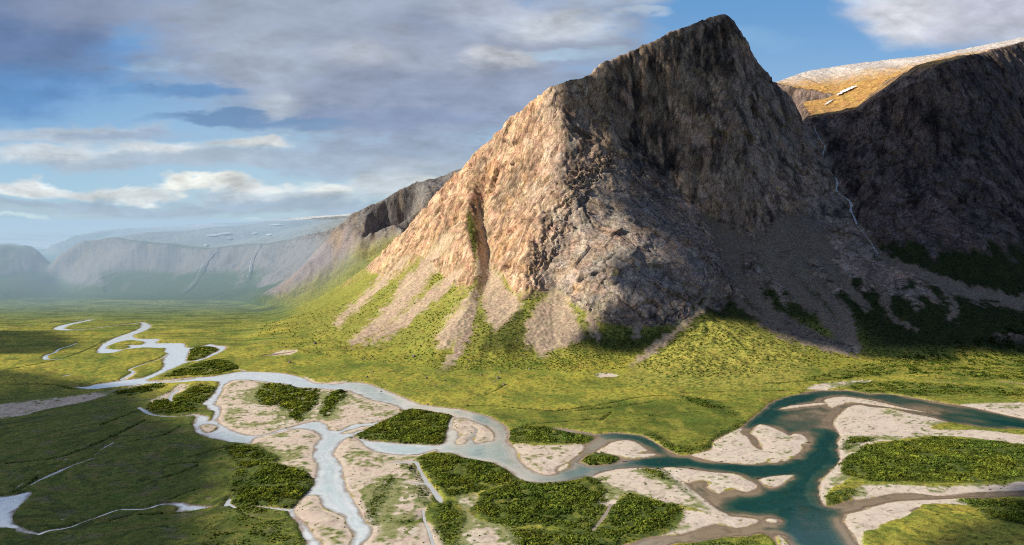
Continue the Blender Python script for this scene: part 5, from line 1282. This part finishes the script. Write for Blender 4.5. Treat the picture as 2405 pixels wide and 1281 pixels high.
for px, py, rx, ry, c_, op, soft, bil_ in BLOBS:
    a0, e0 = S(px, py)
    dx = t.math('MULTIPLY', t.math('SUBTRACT', sA, a0), FPX/rx); dy = t.math('MULTIPLY', t.math('SUBTRACT', sE, e0), FPX/ry)
    r2 = t.math('SQRT', t.math('ADD', t.math('MULTIPLY', dx, dx), t.math('MULTIPLY', dy, dy)))
    r2 = t.math('ADD', r2, t.math('MULTIPLY', t.math('SUBTRACT', f1n, .5), .55 if rx > 300 else .85)); r2 = t.math('ADD', r2, t.math('MULTIPLY', t.math('SUBTRACT', f3n, .5), .3))
    mk = t.ramp(r2, 1.15, 1.15-soft, 0., op)
    cc_ = t.vmath('SCALE', lin(c_[0], c_[1]+4, c_[2]-2), scale=t.math('ADD', 1., t.math('MULTIPLY', lit, 1.25*bil_)))
    cur = t.mix(mk, cur, cc_)
# cloud above and beside the picture: broken lilac overcast, brilliant on the sunward side
up = t.ramp(el, .30, .42); brk = t.ramp(w1, .35, .62)
hi_c = t.mix(brk, lin(112, 150, 205), lin(150, 158, 182))
hi_c = t.mix(t.ramp(az, .1, -.35), hi_c, t.mix(brk, lin(188, 214, 240), tuple(1.75*k for k in lin(238, 240, 244))))
cur = t.mix(up, cur, hi_c)
zen = t.ramp(Z_, .55, .85); cur = t.mix(zen, cur, lin(78, 100, 140))
behind = t.ramp(Y_, .25, -.1); cur = t.mix(behind, cur, t.mix(brk, lin(62, 92, 140), lin(88, 100, 128)))
low_ = t.ramp(Z_, -.02, -.06); cur = t.mix(low_, cur, lin(70, 85, 80))
bg = t.node('ShaderNodeBackground'); t.put(bg.inputs['Color'], cur); bg.inputs['Strength'].default_value = STR
wo = t.node('ShaderNodeOutputWorld'); t.l.new(bg.outputs[0], wo.inputs['Surface'])
w.cycles.sampling_method = 'MANUAL'; w.cycles.sample_map_resolution = 512
cd = bpy.data.cameras.new('camera'); cam = bpy.data.objects.new('camera', cd); COL.objects.link(cam); sc_.camera = cam
cam.location = (0, 0, CAMZ); cam.rotation_euler = (math.pi/2-PITCH, 0, 0)
cd.sensor_width = 36; cd.lens = FPX/W0*36; cd.clip_start = 1; cd.clip_end = 120000
sc_.view_settings.view_transform = 'Standard'; sc_.view_settings.look = 'None'; sc_.view_settings.exposure = 0; sc_.view_settings.gamma = 1
sc_.cycles.pixel_filter_type = 'BLACKMAN_HARRIS'; sc_.cycles.filter_width = 1.05
sc_.render.engine = 'CYCLES'; sc_.cycles.use_denoising = False; sc_.cycles.max_bounces = 5; sc_.cycles.transparent_max_bounces = 8
sc_.cycles.diffuse_bounces = 3; sc_.cycles.glossy_bounces = 2
log('done')
